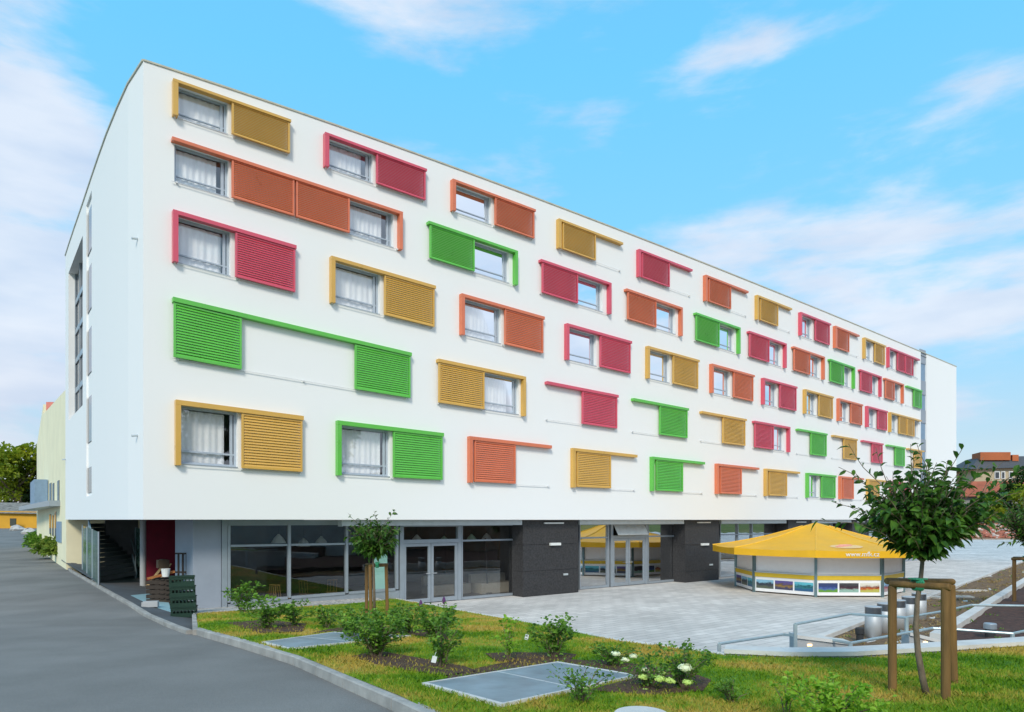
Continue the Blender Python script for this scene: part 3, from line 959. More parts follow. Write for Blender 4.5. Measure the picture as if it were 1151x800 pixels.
# furniture behind the glass
lamp_px = [(265, 611, 'w', 3.0), (313, 605, 'w', 1.6), (341, 609, 'w', 2.6), (361, 607, 'w', 2.6), (468.5, 605, 'w', 1.8), (530, 604, 'g', 1.8), (547, 603, 'w', 2.4), (499, 606, 'g', 3.5)]
lab = ['small white pendant lamp far left behind the restaurant glass', 'large white pendant lamp hanging over the restaurant tables at the first glass bay', 'white pendant lamp just right of the first mullion', 'faint white pendant lamp third from the left in the restaurant',
       'white pendant lamp above the entrance double door', 'pale green pendant lamp behind the window right of the entrance', 'white pendant lamp beside the pale green one', 'small pale green pendant lamp deep inside above the right door leaf']
for (px, py, k, dd), lb_ in zip(lamp_px, lab):
    off = SO - dd
    c = np.array([*U(fu(px, off), off, 0)[:2], fz(px, py, off)])
    e = empty('pendant_lamp', c, lb_, 'lamp', 'pendant lamps behind the hotel glass')
    s = MB(); s.lathe(c, [(.26, -.16), (.25, -.14), (.16, .02), (.06, .12), (.03, .16)], 20); s.build('lamp_shade', m_lampg if k == 'g' else m_lampw, e, True)
    s = MB(); s.tube([c + [0, 0, .15], [c[0], c[1], SOF - .02]], .008, 6); s.build('cord', m_dark, e)


def chair_proto():
    e = empty('dining_chair', (0, 0, 0), 'x', 'chair', 'wooden chairs in the restaurant')
    s = MB(); s.box((0, 0, .45), (.42, .42, .04)); s.build('seat', m_chair, e)
    for sx in (-1, 1):
        for sy in (-1, 1):
            s = MB(); s.tube([(sx * .18, sy * .18, 0), (sx * .17, sy * .17, .43)], .018, 6); s.build('leg', m_chair, e)
    s = MB()
    for k in (-.17, -.06, .06, .17): s.tube([(k, .19, .47), (k, .25, .92)], .014, 6)
    s.tube([(-.19, .25, .93), (.19, .25, .93)], .025, 6)
    s.build('backrest', m_chair, e)
    return e


ch0 = chair_proto(); used = False
for px, dd, rz, lb_ in [(272, 1.2, .4, 'wooden chair nearest the left end of the glass'), (300, 1.0, -.6, 'wooden chair with upright spindles beside the first mullion'), (317, 1.1, 2.6, 'wooden chair turned sideways left of the first mullion'),
                       (345, 1.8, .9, 'wooden chair just right of the first mullion'), (372, 2.0, 3.6, 'wooden chair in front of the second mullion'), (288, 2.6, 2.2, 'wooden chair at the back table in the left bay')]:
    off = SO - dd
    p = U(fu(px, off), off, 0.012)
    if not used: ch0.location = p; ch0.rotation_euler = (0, 0, rz); ch0['label'] = lb_; used = True
    else: copy_tree(ch0, p, rz, label=lb_)
for px, dd, lb_ in [(285, 1.7, 'square dark table between the chairs in the left bay'), (360, 2.6, 'square dark table behind the second glass bay')]:
    off = SO - dd; p = np.array(U(fu(px, off), off, 0.012))
    e = empty('dining_table', p, lb_, 'table', 'restaurant tables')
    s = MB(); s.box(p + [0, 0, .74], (.8, .8, .04)); s.build('tabletop', m_woodd, e)
    s = MB(); s.tube([p + [0, 0, 0.02], p + [0, 0, .72]], .04, 8); s.lathe(p, [(.25, 0), (.25, .02), (.05, .04)], 12); s.build('pedestal', m_dark, e)
for px, dd, lb_ in [(555, 1.6, 'beige sofa block behind the window right of the entrance'), (503, 2.2, 'beige sofa block behind the right entrance door leaf')]:
    off = SO - dd; p = np.array(U(fu(px, off), off, 0.012))
    e = empty('lobby_sofa', p, lb_, 'sofa', 'beige sofas in the lobby')
    rz = math.atan2(D[1], D[0])
    s = MB(); s.box(p + [0, 0, .22], (1.9, .8, .42), rz); s.build('seat', m_sofa, e)
    s = MB(); s.box(p + np.array([-N[0], -N[1], 0]) * .5 + [0, 0, .4], (1.9, .18, .78), rz); s.build('backrest', m_sofa, e)
mb = MB(); off = SO - 1.3; p = np.array(U(fu(548, off), off, 0.012))
mb.tube([p, p + [-.05, 0, 1.2], p + [-.1, 0, 2.4]], .03, 8); mb.lathe(p, [(.2, 0), (.2, .03), (.04, .05)], 14)
tag(mb.build('coat_stand', m_dark, loc=p), 'thin black floor pole standing beside the lobby sofa', 'coat stand')

# ------------------------------------------------------------------ undercroft at the left end
upts = np.array([[*pl[111], .80], [*pl[144], .72], [*at(171, 693, 17.4)], [*at(217, 685, fdepth(217, SO))], [*at(155, 650, 28)], [*at(217, 704, 16.4)]])
A_ = np.c_[upts[:, 0], upts[:, 1], np.ones(len(upts))]
uc = np.linalg.lstsq(A_, upts[:, 2], rcond=None)[0]


def under_z(X, Y): return uc[0] * X + uc[1] * Y + uc[2]


def on_under(px, py): return hit(px, py, under_z)


KERB_PX = [(40, 603), (56, 615), (70, 629), (82, 642), (109, 657), (123, 665), (150, 680), (171, 693), (199, 705), (217, 711.5)]
KERB_PX2 = [(217, 711.5), (232, 716), (270, 727), (330, 746), (385, 771), (440, 796), (500, 826), (600, 880)]
kp = [on_road(*p) for p in KERB_PX]
kp2 = [on_road(*p) for p in KERB_PX2]
pav = MB()
inner = [np.array([*U(u217, SO, 0)[:2], 0]), np.array([*U(u217, -12, 0)[:2], 0]), np.array([*(lb + nl * -3 + inn * 8), 0]), np.array([*(lb + nl * 2 + inn * 0), 0])]
loop = [p for p in kp[2:]] + inner
loop = [(p[0], p[1], under_z(p[0], p[1]) + (0.03 if i < len(kp) - 2 else 0)) for i, p in enumerate(loop)]
pav.add(loop, [tuple(range(len(loop)))])
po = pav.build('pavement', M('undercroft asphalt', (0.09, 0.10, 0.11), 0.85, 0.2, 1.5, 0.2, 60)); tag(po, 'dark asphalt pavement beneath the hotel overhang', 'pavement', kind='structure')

hback = MB()
prism(hback, [(0.5, SOF - .01), (u217 + .2, SOF - .01), (u217 + .2, 0.2), (0.5, 0.2)], -12.2, -12.5)
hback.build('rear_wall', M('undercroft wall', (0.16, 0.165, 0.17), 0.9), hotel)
rw = MB()
ucr, ucr1 = fu(163, -8.5), fu(200, -8.5)
prism(rw, [(ucr, SOF - .01), (ucr1, SOF - .01), (ucr1, .2), (ucr, .2)], -8.5, -8.7)
rw.build('crimson_wall', m_red_wall, hotel)
col = MB()
c = at(160.8, 600, fdepth(160.8, -7.5)); col.tube([(c[0], c[1], .2), (c[0], c[1], SOF - .01)], .11, 14)

col.build('round_column', m_concrete, hotel)

# stairs with glass balustrade
s0 = on_under(112, 654); s1 = on_under(152, 650)
st_e = empty('outdoor_stair', s0, 'dark metal stair with blue stringers rising under the hotel overhang', 'stair')
dirv = np.array([-N[0], -N[1], 0])
across = s1 - s0; across[2] = 0
nst = 13
for i in range(nst):
    a = s0 + dirv * (.28 * i); z = s0[2] + .17 * (i + 1)
    b = a + across
    mb = MB()
    q = [a, b, b + dirv * .30, a + dirv * .30]
    mb.hexa([(p[0], p[1], z - .17) for p in q], [(p[0], p[1], z - .01) for p in q])
    mb.build('step', M('stair tread', (0.10, 0.13, 0.14), 0.6) if i == 0 else bpy.data.materials['stair tread'], st_e)
for base in (s0, s1):
    mb = MB(); b2 = base + across / np.linalg.norm(across) * (-.06 if base is s0 else .06)
    e2 = b2 + dirv * (.28 * nst)
    mb.hexa([(b2[0], b2[1], b2[2]), (b2[0] + .05, b2[1], b2[2]), (e2[0] + .05, e2[1], e2[2] + .17 * nst - .2), (e2[0], e2[1], e2[2] + .17 * nst - .2)],
            [(b2[0], b2[1], b2[2] + .35), (b2[0] + .05, b2[1], b2[2] + .35), (e2[0] + .05, e2[1], e2[2] + .17 * nst + .25), (e2[0], e2[1], e2[2] + .17 * nst + .25)])
    mb.build('stringer', M('blue grey steel', (0.22, 0.33, 0.40), 0.45) if base is s0 else bpy.data.materials['blue grey steel'], st_e)
mb = MB(); b2 = s1 + across / np.linalg.norm(across) * .02
mb.tube([b2 + [0, 0, .95], b2 + dirv * (.28 * nst) + [0, 0, .95 + .17 * nst]], .025, 8)
mb.tube([b2, b2 + [0, 0, .95]], .02, 8)
mb.build('handrail', m_rail, st_e)
def glass_screen(p0, p1, zt0, zt1, label):
    e = empty('glass_screen', p0, label, 'glass screen')
    n = 3
    for i in range(n):
        a = p0 * (1 - i / n) + p1 * (i / n); b = p0 * (1 - (i + 1) / n) + p1 * ((i + 1) / n)
        d = (b - a) / np.linalg.norm(b - a)
        a2, b2 = a + d * .03, b - d * .03
        za, zb = zt0 + (zt1 - zt0) * i / n, zt0 + (zt1 - zt0) * (i + 1) / n
        w = np.array([-d[1], d[0], 0]) * .012
        mb = MB(); mb.hexa([a2 - w, b2 - w, b2 + w, a2 + w], [(*(a2 - w)[:2], za), (*(b2 - w)[:2], zb), (*(b2 + w)[:2], zb), (*(a2 + w)[:2], za)])
        mb.build('pane', m_glass_green, e)
    for i in range(n + 1):
        a = p0 * (1 - i / n) + p1 * (i / n); z = zt0 + (zt1 - zt0) * i / n
        mb = MB(); mb.box((a[0], a[1], (a[2] + z) / 2), (.05, .05, z - a[2] + .04)); mb.build('post', m_alu, e)


g0 = on_under(111, 656); g1 = at_z(83, 640, under_z(*at(83, 640, 30)[:2]))
g1 = np.array([*(pl[84] + inn * .3), .84]); g0[2] -= .02
glass_screen(g0, g1, at(111, 598, g0[1])[2], at(84, 590, g1[1])[2], 'tall green glass screen along the kerb left of the outdoor stair')
h0 = on_under(158.5, 649.5); h1 = h0 + np.array([-1.3, 1.1, 0])
glass_screen(h0, h1, at(158, 594, h0[1])[2], at(147, 593, h1[1])[2] + .05, 'narrow glass screen right of the outdoor stair')

# crates, pallets and offcuts
crb = on_under(203, 694)
def crate(c, label, rz, s=(.62, .44, .27)):
    e = empty('plastic_crate', c, label, 'crate', 'green crates stacked under the overhang')
    b = MB()
    L, Wd, Hh = s
    t = .02
    ca, sa = math.cos(rz), math.sin(rz)
    def bx(x, y, z, sx, sy, sz): b.box((c[0] + x * ca - y * sa, c[1] + x * sa + y * ca, c[2] + z), (sx, sy, sz), rz)
    bx(0, 0, .015, L, Wd, .02)
    for sg in (-1, 1):
        bx(0, sg * (Wd / 2 - t / 2), .07, L, t, .09); bx(0, sg * (Wd / 2 - t / 2), Hh - .045, L, t, .07)
        for k in range(-3, 4): bx(k * L / 7, sg * (Wd / 2 - t / 2), .165, .03, t, .10)
        bx(sg * (L / 2 - t / 2), 0, .07, t, Wd - 2 * t, .09); bx(sg * (L / 2 - t / 2), 0, Hh - .045, t, Wd - 2 * t, .07)
        for k in range(-2, 3): bx(sg * (L / 2 - t / 2), k * Wd / 5.5, .165, t, .03, .10)
    b.build('body', m_crate, e)
    lip = MB()
    for sg in (-1, 1):
        lip.box((c[0] - sg * sa * (Wd / 2), c[1] + sg * ca * (Wd / 2), c[2] + Hh - .005), (L + .03, .03, .02), rz)
    lip.build('rim', m_crate, e)


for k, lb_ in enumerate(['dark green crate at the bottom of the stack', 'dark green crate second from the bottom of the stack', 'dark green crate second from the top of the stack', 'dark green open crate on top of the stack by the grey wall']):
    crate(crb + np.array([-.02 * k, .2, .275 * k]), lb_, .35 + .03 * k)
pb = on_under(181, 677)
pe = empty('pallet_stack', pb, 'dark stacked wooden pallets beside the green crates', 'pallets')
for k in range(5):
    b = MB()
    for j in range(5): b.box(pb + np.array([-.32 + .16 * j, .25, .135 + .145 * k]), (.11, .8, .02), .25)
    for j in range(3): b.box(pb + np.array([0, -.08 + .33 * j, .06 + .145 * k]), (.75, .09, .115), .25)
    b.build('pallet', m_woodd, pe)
b = MB(); c = on_under(165, 659); top_ = c + np.array([.55, .25, .85])
b.hexa([c + [-.06, 0, 0], c + [.06, 0, 0], c + [.06, .04, 0], c + [-.06, .04, 0]], [top_ + [-.06, 0, 0], top_ + [.06, 0, 0], top_ + [.06, .04, 0], top_ + [-.06, .04, 0]])
tag(b.build('wooden_plank', m_wood, loc=c), 'pale wooden plank leaning against the dark pallets', 'plank')
b = MB(); c2 = c + np.array([.28, .1, 0]); t2 = top_ + np.array([.2, .1, 0])
b.hexa([c2 + [-.03, 0, 0], c2 + [.03, 0, 0], c2 + [.03, .04, 0], c2 + [-.03, .04, 0]], [t2 + [-.03, 0, 0], t2 + [.03, 0, 0], t2 + [.03, .04, 0], t2 + [-.03, .04, 0]])
tag(b.build('wooden_batten', m_wood, loc=c2), 'thin wooden batten leaning behind the pale plank', 'batten')
b = MB(); c = pb + np.array([-.1, .2, .84]); b.box(c, (.8, .35, .05), .5, tilt=-.25)
tag(b.build('orange_board', M('orange board', (0.36, 0.13, 0.03), 0.7), loc=c), 'orange brown board lying on top of the dark pallets', 'board')
b = MB(); c = pb + np.array([.45, .5, .8])
for k in range(4): b.box(c + np.array([-.2 + .14 * k, .1, .35]), (.05, .05, .75), .2)
b.box(c + np.array([0, .1, .7]), (.6, .06, .05), .0); b.box(c + np.array([0, .1, .1]), (.6, .06, .05), .0)
tag(b.build('timber_rack', m_woodd, loc=c), 'upright dark timber rack standing behind the pallets', 'rack')
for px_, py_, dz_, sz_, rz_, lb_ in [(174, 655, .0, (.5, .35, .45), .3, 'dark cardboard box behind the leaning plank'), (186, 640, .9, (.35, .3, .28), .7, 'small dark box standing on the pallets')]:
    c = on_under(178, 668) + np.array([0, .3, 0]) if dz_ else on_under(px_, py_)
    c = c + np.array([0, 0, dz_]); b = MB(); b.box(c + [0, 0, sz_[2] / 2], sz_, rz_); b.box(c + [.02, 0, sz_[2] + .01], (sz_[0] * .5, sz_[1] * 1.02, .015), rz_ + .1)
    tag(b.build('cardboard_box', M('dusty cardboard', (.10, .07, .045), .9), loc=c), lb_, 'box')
c = pb + np.array([.12, .05, .80]); b = MB(); b.lathe(c, [(.10, 0), (.13, .24), (.135, .25), (.12, .255)], 16)
tag(b.build('bucket', m_lampw, loc=c), 'white bucket on top of the dark pallets', 'bucket')
# bicycle leaning against the timber rack
def bicycle(c, rz):
    e = empty('bicycle', c, 'dark bicycle parked behind the pallets in the passage', 'bicycle')
    ca, sa = math.cos(rz), math.sin(rz)
    T = lambda x, z, y=0: np.array([c[0] + x * ca - y * sa, c[1] + x * sa + y * ca, c[2] + z])
    for x in (-.52, .52):
        w = MB(); w.tube([T(x + .33 * math.cos(q), .34 + .33 * math.sin(q)) for q in np.linspace(0, 2 * math.pi, 25)], .018, 6, caps=False)
        for q in np.linspace(0, math.pi, 9)[:-1]: w.tube([T(x + .32 * math.cos(q), .34 + .32 * math.sin(q)), T(x - .32 * math.cos(q), .34 - .32 * math.sin(q))], .003, 4)
        w.build('wheel', m_dark, e)
    f = MB()
    for a, b in (((-.52, .34), (-.18, .82)), ((-.52, .34), (-.05, .32)), ((-.05, .32), (-.2, .86)), ((-.05, .32), (.36, .78)), ((-.19, .80), (.36, .80)), ((.52, .34), (.34, .95))): f.tube([T(*a), T(*b)], .016, 8)
    f.build('frame', m_alu, e)
    f = MB(); f.tube([T(.30, .98, -.28), T(.36, .97, 0), T(.30, .98, .28)], .013, 8); f.build('handlebar', m_steel, e)
    f = MB(); f.box(T(-.21, .89), (.24, .11, .05), rz); f.build('saddle', m_dark, e)


bicycle(on_under(170, 646), .15)
qd = [on_under(*p) for p in ((147, 670), (186, 666), (193, 689), (174, 683))]
b = MB(); b.hexa([p + [0, 0, .004] for p in qd], [p + [0, 0, .03] for p in qd])
tag(b.build('insulation_board', m_board, loc=qd[0]), 'pale blue grey panel lying flat on the pavement by the crates', 'panel')
b = MB(); c = on_under(169, 683) + np.array([0, 0, .10]); b.box(c, (.42, .2, .14), .25); b.box(c + [.02, 0, .08], (.38, .16, .03), .25)
tag(b.build('concrete_block', m_concrete, loc=c), 'small grey concrete block on the flat blue panel', 'block')

# ------------------------------------------------------------------ ground sheets
gd = MB()
gs = 1500
gd.quad((-gs, -gs, -.35), (gs, -gs, -.35), (gs, gs, -.35), (-gs, gs, -.35))
tag(gd.build('ground', m_field), kind='structure')
pz = MB()
pz.quad((-9, 6, 0), (150, 6, 0), (150, 112, 0), (-9, 112, 0))
tag(pz.build('plaza', m_pave), kind='structure')

# road: strips from the kerb line out to the left
kline = [(9.0, -8.0), (4.0, -2.0)] + [(p[0], p[1]) for p in kp2[::-1]] + [(p[0], p[1]) for p in kp[::-1][1:]] + [(-75, 112), (-95, 150)]
rd = MB()
ys = np.concatenate([np.linspace(-8, 30, 77), np.linspace(31, 150, 60)])
ky = np.array([k[1] for k in kline]); kx = np.array([k[0] for k in kline])
o_ = np.argsort(ky); ky, kx = ky[o_], kx[o_]
rows = []
for y in ys:
    xk = float(np.interp(y, ky, kx))
    rows.append([(x, y, float(road_z(y)) - (0.02 if x == xk else 0) + 0.0) for x in (xk, xk - 1.0, xk - 3, xk - 8, xk - 20, xk - 200)])
for a, b in zip(rows[:-1], rows[1:]):
    for i in range(5): rd.quad(a[i], b[i], b[i + 1], a[i + 1])
tag(rd.build('road', m_asph, smooth=True), kind='structure')


def kerb(pts, name, w=.13, h=.10, mat=m_kerb, side=1, zf=None):
    mb = MB()
    pts = [np.array(p, float) for p in pts]
    nn = []
    for i in range(len(pts)):
        t = pts[min(i + 1, len(pts) - 1)] - pts[max(i - 1, 0)]
        t[2] = 0; t /= np.linalg.norm(t)
        nn.append(np.array([-t[1], t[0], 0]) * side)
    for i in range(len(pts) - 1):
        # individual kerb stones about a metre long
        a, b = pts[i], pts[i + 1]
        n = max(1, int(np.linalg.norm(b - a) / 1.0))
        for k in range(n):
            f0, f1 = k / n, (k + 1) / n - .008 / max(.2, np.linalg.norm(b - a) / n) / n
            p = a * (1 - f0) + b * f0; q = a * (1 - f1) + b * f1
            wp = (nn[i] * (1 - f0) + nn[i + 1] * f0) * w; wq = (nn[i] * (1 - f1) + nn[i + 1] * f1) * w
            bot = [p + [0, 0, -.15], q + [0, 0, -.15], q + wq + [0, 0, -.15], p + wp + [0, 0, -.15]]
            topz = [p + [0, 0, h - .012] + wp * .0, q + [0, 0, h - .012], q + wq + [0, 0, h - .012], p + wp + [0, 0, h - .012]]
            mb.hexa(bot, topz)
            t2 = [p + wp * .12 + [0, 0, h], q + wq * .12 + [0, 0, h], q + wq * .95 + [0, 0, h], p + wp * .95 + [0, 0, h]]
            mb.hexa([v + 0 for v in topz], t2)
    return mb.build(name, mat)


ks = kerb(kp2, 'kerb', .13, .10, side=1)
tag(ks, kind='structure')
ks = kerb(kp, 'kerb', .13, .07, side=-1)
tag(ks, kind='structure')

# lawn
LAWN_PX = [(222, 689), (327, 682), (389, 678.5), (431, 674.5), (439, 672), (483, 680), (537, 690), (594, 700), (698, 720.5), (791, 732.5), (814, 736), (890, 739.5), (960, 739), (1060, 733), (1151, 727), (1240, 720)]
lw = [on_lawn(*p) for p in LAWN_PX]
kin = [np.array([p[0], p[1], 0]) for p in kp2]
edge_kerb = []
for i, p in enumerate(kin):
    t = kin[min(i + 1, len(kin) - 1)] - kin[max(i - 1, 0)]; t /= np.linalg.norm(t)
    edge_kerb.append(p + np.array([-t[1], t[0], 0]) * .085)
lawn_poly = [p[:2] for p in lw] + [np.array([9.6, 2.0]), np.array([9, -9]), np.array([6, -9])] + [p[:2] for p in edge_kerb[::-1]]
LPOLY = np.array(lawn_poly)


def inside(X, Y, poly):
    res = np.zeros(X.shape, bool)
    n = len(poly)
    j = n - 1
    for i in range(n):
        xi, yi = poly[i]; xj, yj = poly[j]
        c = ((yi > Y) != (yj > Y)) & (X < (xj - xi) * (Y - yi) / (yj - yi + 1e-12) + xi)
        res ^= c
        j = i
    return res


def sheet(poly, zf, dz, step=None):
    import bmesh
    from mathutils.geometry import delaunay_2d_cdt
    from mathutils import Vector
    P = [Vector((float(p[0]), float(p[1]))) for p in poly]
    n = len(P)
    extra = []
    if step:
        x0, y0 = np.min(poly, 0); x1, y1 = np.max(poly, 0)
        gx, gy = np.meshgrid(np.arange(x0, x1, step), np.arange(y0, y1, step))
        gx = gx.ravel(); gy = gy.ravel()
        k = inside(gx, gy, poly)
        extra = [Vector((float(a), float(b))) for a, b in zip(gx[k], gy[k])]
    vs, es, fs, *_ = delaunay_2d_cdt(P + extra, [], [list(range(n))], 1, 1e-5)
    mb = MB()
    mb.add([(v[0], v[1], float(zf(v[0], v[1])) + dz) for v in vs], [tuple(f) for f in fs])
    return mb


def bump_z(X, Y):
    return lawn_z(X, Y) + 0.007 * np.sin(X * 2.1 + 1) * np.sin(Y * 1.7) + 0.004 * np.sin(X * 5 + Y * 3)


tag(sheet(LPOLY, bump_z, 0.0, .5).build('lawn', m_lawn, smooth=True), kind='structure')
# gravel strip against the glass
gpx = [(217, 690), (222, 689), (327, 682), (389, 678.5), (431, 674.5), (439, 672)]
gp = [on_lawn(*p) for p in gpx]
mb = MB()
back = []
for px in (217, 257, 327, 389, 420, 449):
    y = lerp(px, 217, 684.5, 447, 669.5)
    back.append(at(px, y, fdepth(px, SO)))
for i in range(5):
    mb.quad(gp[i] + [0, 0, -.02], gp[i + 1] + [0, 0, -.02], back[i + 1] + [0, 0, .0], back[i])
tag(mb.build('gravel_strip', m_grav), kind='structure')
# earth body under lawn edge (so the lawn has sides)
mb = MB()
side = [gp[0]] + lw
for a, b in zip(side[:-1], side[1:]):
    mb.quad((a[0], a[1], -.1), (b[0], b[1], -.1), b, a)
tag(mb.build('lawn_bank', m_kerb), kind='structure')
# thin kerb between lawn and plaza, kerb at the passage side of the lawn
kk = kerb([p + [0, 0, -.04] for p in lw[4:11]], 'lawn_edging', .08, .06, m_coping_w, side=1)
tag(kk, kind='structure')
pa_ = on_lawn(218, 690); pb_ = on_lawn(219.5, 707)
tag(kerb([pa_ + [-.05, 0, -.06], pb_ + [-.05, 0, -.06]], 'lawn_edging', .1, .05, m_kerb, side=1), kind='structure')

# pads and mulch
pads_poly = []
def pad(pxs, label):
    q = [on_lawn(*p) for p in pxs]
    pads_poly.append(np.array([p[:2] for p in q]))
    e = empty('slab_cover', q[0], label, 'slab cover', 'flat covers set in the lawn')
    c = sum(q) / 4
    inner = [c + (p - c) * .955 for p in q]
    b = MB(); b.hexa([p + [0, 0, -.05] for p in inner], [p + [0, 0, .022] for p in inner]); 
    b.build('plate', M('zinc plate', (0.21, 0.27, 0.30), 0.5, 0.28, 2.2, 0.1, 30) if 'zinc plate' not in bpy.data.materials else bpy.data.materials['zinc plate'], e)
    b = MB()
    for i in range(4):
        a, d = q[i], q[(i + 1) % 4]; ai, di = inner[i], inner[(i + 1) % 4]
        b.hexa([v + [0, 0, -.05] for v in (a, d, di, ai)], [v + [0, 0, .027] for v in (a, d, di, ai)])
    b.build('frame', m_coping_w, e)
    b = MB(); m0, m1 = (inner[0] + inner[1]) / 2, (inner[2] + inner[3]) / 2
    d = (m1 - m0); d /= np.linalg.norm(d); w = np.array([-d[1], d[0], 0]) * .012
    b.hexa([m0 - w + [0, 0, .0225], m1 - w + [0, 0, .0225], m1 + w + [0, 0, .0225], m0 + w + [0, 0, .0225]], [m0 - w + [0, 0, .025], m1 - w + [0, 0, .025], m1 + w + [0, 0, .025], m0 + w + [0, 0, .025]])
    b.build('joint', m_alul, e)


pad([(474, 770), (627, 745.5), (717, 761), (563, 794.5)], 'large grey metal cover in the foreground lawn')
pad([(294, 723), (376, 711.5), (462, 715.5), (324, 730.5)], 'smaller grey metal cover partly hidden by the shrubs')
c = on_lawn(721, 807)
b = MB(); b.lathe(c, [(.225, -.03), (.225, .03), (.215, .04), (.0, .042)], 32)
tag(b.build('round_cover', m_coping_w, loc=c, smooth=False), 'round pale cover at the bottom edge of the lawn', 'cover')
mul = []
for pxs in ([(505, 758), (560, 748), (625, 740), (690, 744), (760, 752), (800, 765), (790, 778), (735, 782), (660, 776), (718, 762), (628, 744.5), (500, 765)],
            [(350, 712), (380, 705), (430, 704), (500, 712), (505, 720), (462, 714), (376, 710)], [(395, 738), (425, 733), (470, 741), (520, 748), (535, 756), (500, 760), (430, 748)],
            [(255, 700), (300, 697), (345, 702), (340, 710), (290, 712)], [(545, 736), (590, 733), (650, 736), (640, 742), (560, 745)]):
    q = np.array([on_lawn(*p)[:2] for p in pxs]); mul.append(q)
    mb = sheet(q, bump_z, .012, .12)
    mb.v = [(x, y, z + .015 * math.sin(x * 37 + y * 11) * math.sin(y * 29)) for x, y, z in mb.v]
    tag(mb.build('mulch_bed', m_mulch, smooth=True), kind='structure')

# grass blades
NB = 210000
Yb = 4.2 * (26 / 4.2) ** rng.random(NB)
Xb = (rng.random(NB) * 1.62 - .84) * Yb
ok = inside(Xb, Yb, LPOLY)
for q in pads_poly: ok &= ~inside(Xb, Yb, q)
for q in mul: ok &= ~(inside(Xb, Yb, q) & (rng.random(NB) < .72))
Xb, Yb = Xb[ok], Yb[ok]
nb = len(Xb)
zb = bump_z(Xb, Yb)
patch = np.sin(Xb * 1.3 + 2) * np.sin(Yb * 1.1) + .5 * np.sin(Xb * 3.1 + Yb * 2.3)
hb = (.024 + .026 * rng.random(nb)) * (1 + .25 * patch)
hb = np.clip(hb, .015, .07)
an = rng.random(nb) * 2 * np.pi
wb = (.0030 + .0025 * rng.random(nb)) * np.clip(Yb / 6, .8, 2.6)
ln = rng.normal(0, .5, (nb, 2)) * hb[:, None]
base = np.stack([Xb, Yb, zb - .004], 1)
sd = np.stack([np.cos(an) * wb, np.sin(an) * wb, 0 * wb], 1)
mid = base + np.stack([ln[:, 0] * .3, ln[:, 1] * .3, hb * .6], 1)
tip = base + np.stack([ln[:, 0], ln[:, 1], hb], 1)
V = np.stack([base - sd, base + sd, mid + sd * .7, tip, mid - sd * .7], 1).reshape(-1, 3)
i5 = np.arange(nb)[:, None] * 5
Fq = i5 + np.array([[0, 1, 2, 3, 4]])
def m_grass():
    m = bpy.data.materials.new('grass blades'); t = NT(m)
    tc = t('ShaderNodeTexCoord')
    n1 = t('ShaderNodeTexNoise', {'Vector': (tc, 'Object'), 'Scale': 0.75, 'Detail': 6.0, 'Roughness': 0.65})
    n2 = t('ShaderNodeTexNoise', {'Vector': (tc, 'Object'), 'Scale': 45.0, 'Detail': 1.0})
    a = t('ShaderNodeMath', {0: (n2, 0), 1: 0.30}, operation='MULTIPLY')
    s = t('ShaderNodeMath', {0: (n1, 0), 1: (a, 0)}, operation='ADD')
    rp = t.ramp((s, 0), [(0.46, (0.07, 0.20, 0.006)), (0.61, (0.20, 0.34, 0.014)), (0.745, (0.52, 0.38, 0.075))])
    p = t('ShaderNodeBsdfPrincipled', {'Base Color': (rp, 0), 'Roughness': 0.6, 'Specular IOR Level': 0.25})
    tr = t('ShaderNodeBsdfTranslucent', {0: (rp, 0)})
    mx = t('ShaderNodeMixShader', {0: .3, 1: (p, 0), 2: (tr, 0)})
    t('ShaderNodeOutputMaterial', {0: (mx, 0)})
    return m


go = np_mesh('grass', V, Fq, m_grass())
tag(go, 'short green grass with yellow dry patches over the lawn', 'grass', kind='stuff')


# ------------------------------------------------------------------ plants
def leaves(P, Dr, L, Wd, droop=.25, rg=rng):
    """one folded four-cornered blade per leaf"""
    n = len(P)
    Dr = Dr / (np.linalg.norm(Dr, axis=1, keepdims=True) + 1e-9)
    upv = np.tile([0, 0, 1.0], (n, 1)) + rg.normal(0, .45, (n, 3))
    sd = np.cross(Dr, upv); sd /= (np.linalg.norm(sd, axis=1, keepdims=True) + 1e-9)
    nm = np.cross(sd, Dr)
    L = L[:, None]; Wd = Wd[:, None]
    m1 = P + Dr * L * .33; m2 = P + Dr * L * .68 - [0, 0, 1] * L * droop * .35
    tip = P + Dr * L - np.array([0, 0, 1]) * L * droop
    fold = nm * Wd * .22
    V = np.stack([P, m1 + sd * Wd * .5 + fold, m2 + sd * Wd * .42 + fold, tip, m2 - sd * Wd * .42 + fold, m1 - sd * Wd * .5 + fold, m1, m2], 1).reshape(-1, 3)
    b = np.arange(n)[:, None] * 8
    Fs = np.concatenate([b + [[0, 1, 6, 6]], b + [[6, 1, 2, 7]], b + [[7, 2, 3, 3]], b + [[0, 6, 5, 5]], b + [[6, 7, 4, 5]], b + [[7, 3, 4, 4]]])
    return V, Fs


def leaf_obj(name, P, Dr, L, Wd, mat, parent, droop=.25, rg=rng):
    V, Fs = leaves(P, Dr, L, Wd, droop, rg)
    tri = Fs[:, 2] == Fs[:, 3]
    me_f = [tuple(int(i) for i in (f[:3] if t else f)) for f, t in zip(Fs, tri)]
    mb = MB(); mb.v = [tuple(v) for v in V.tolist()]; mb.f = me_f; mb.m = [0] * len(me_f)
    return mb.build(name, mat, parent)


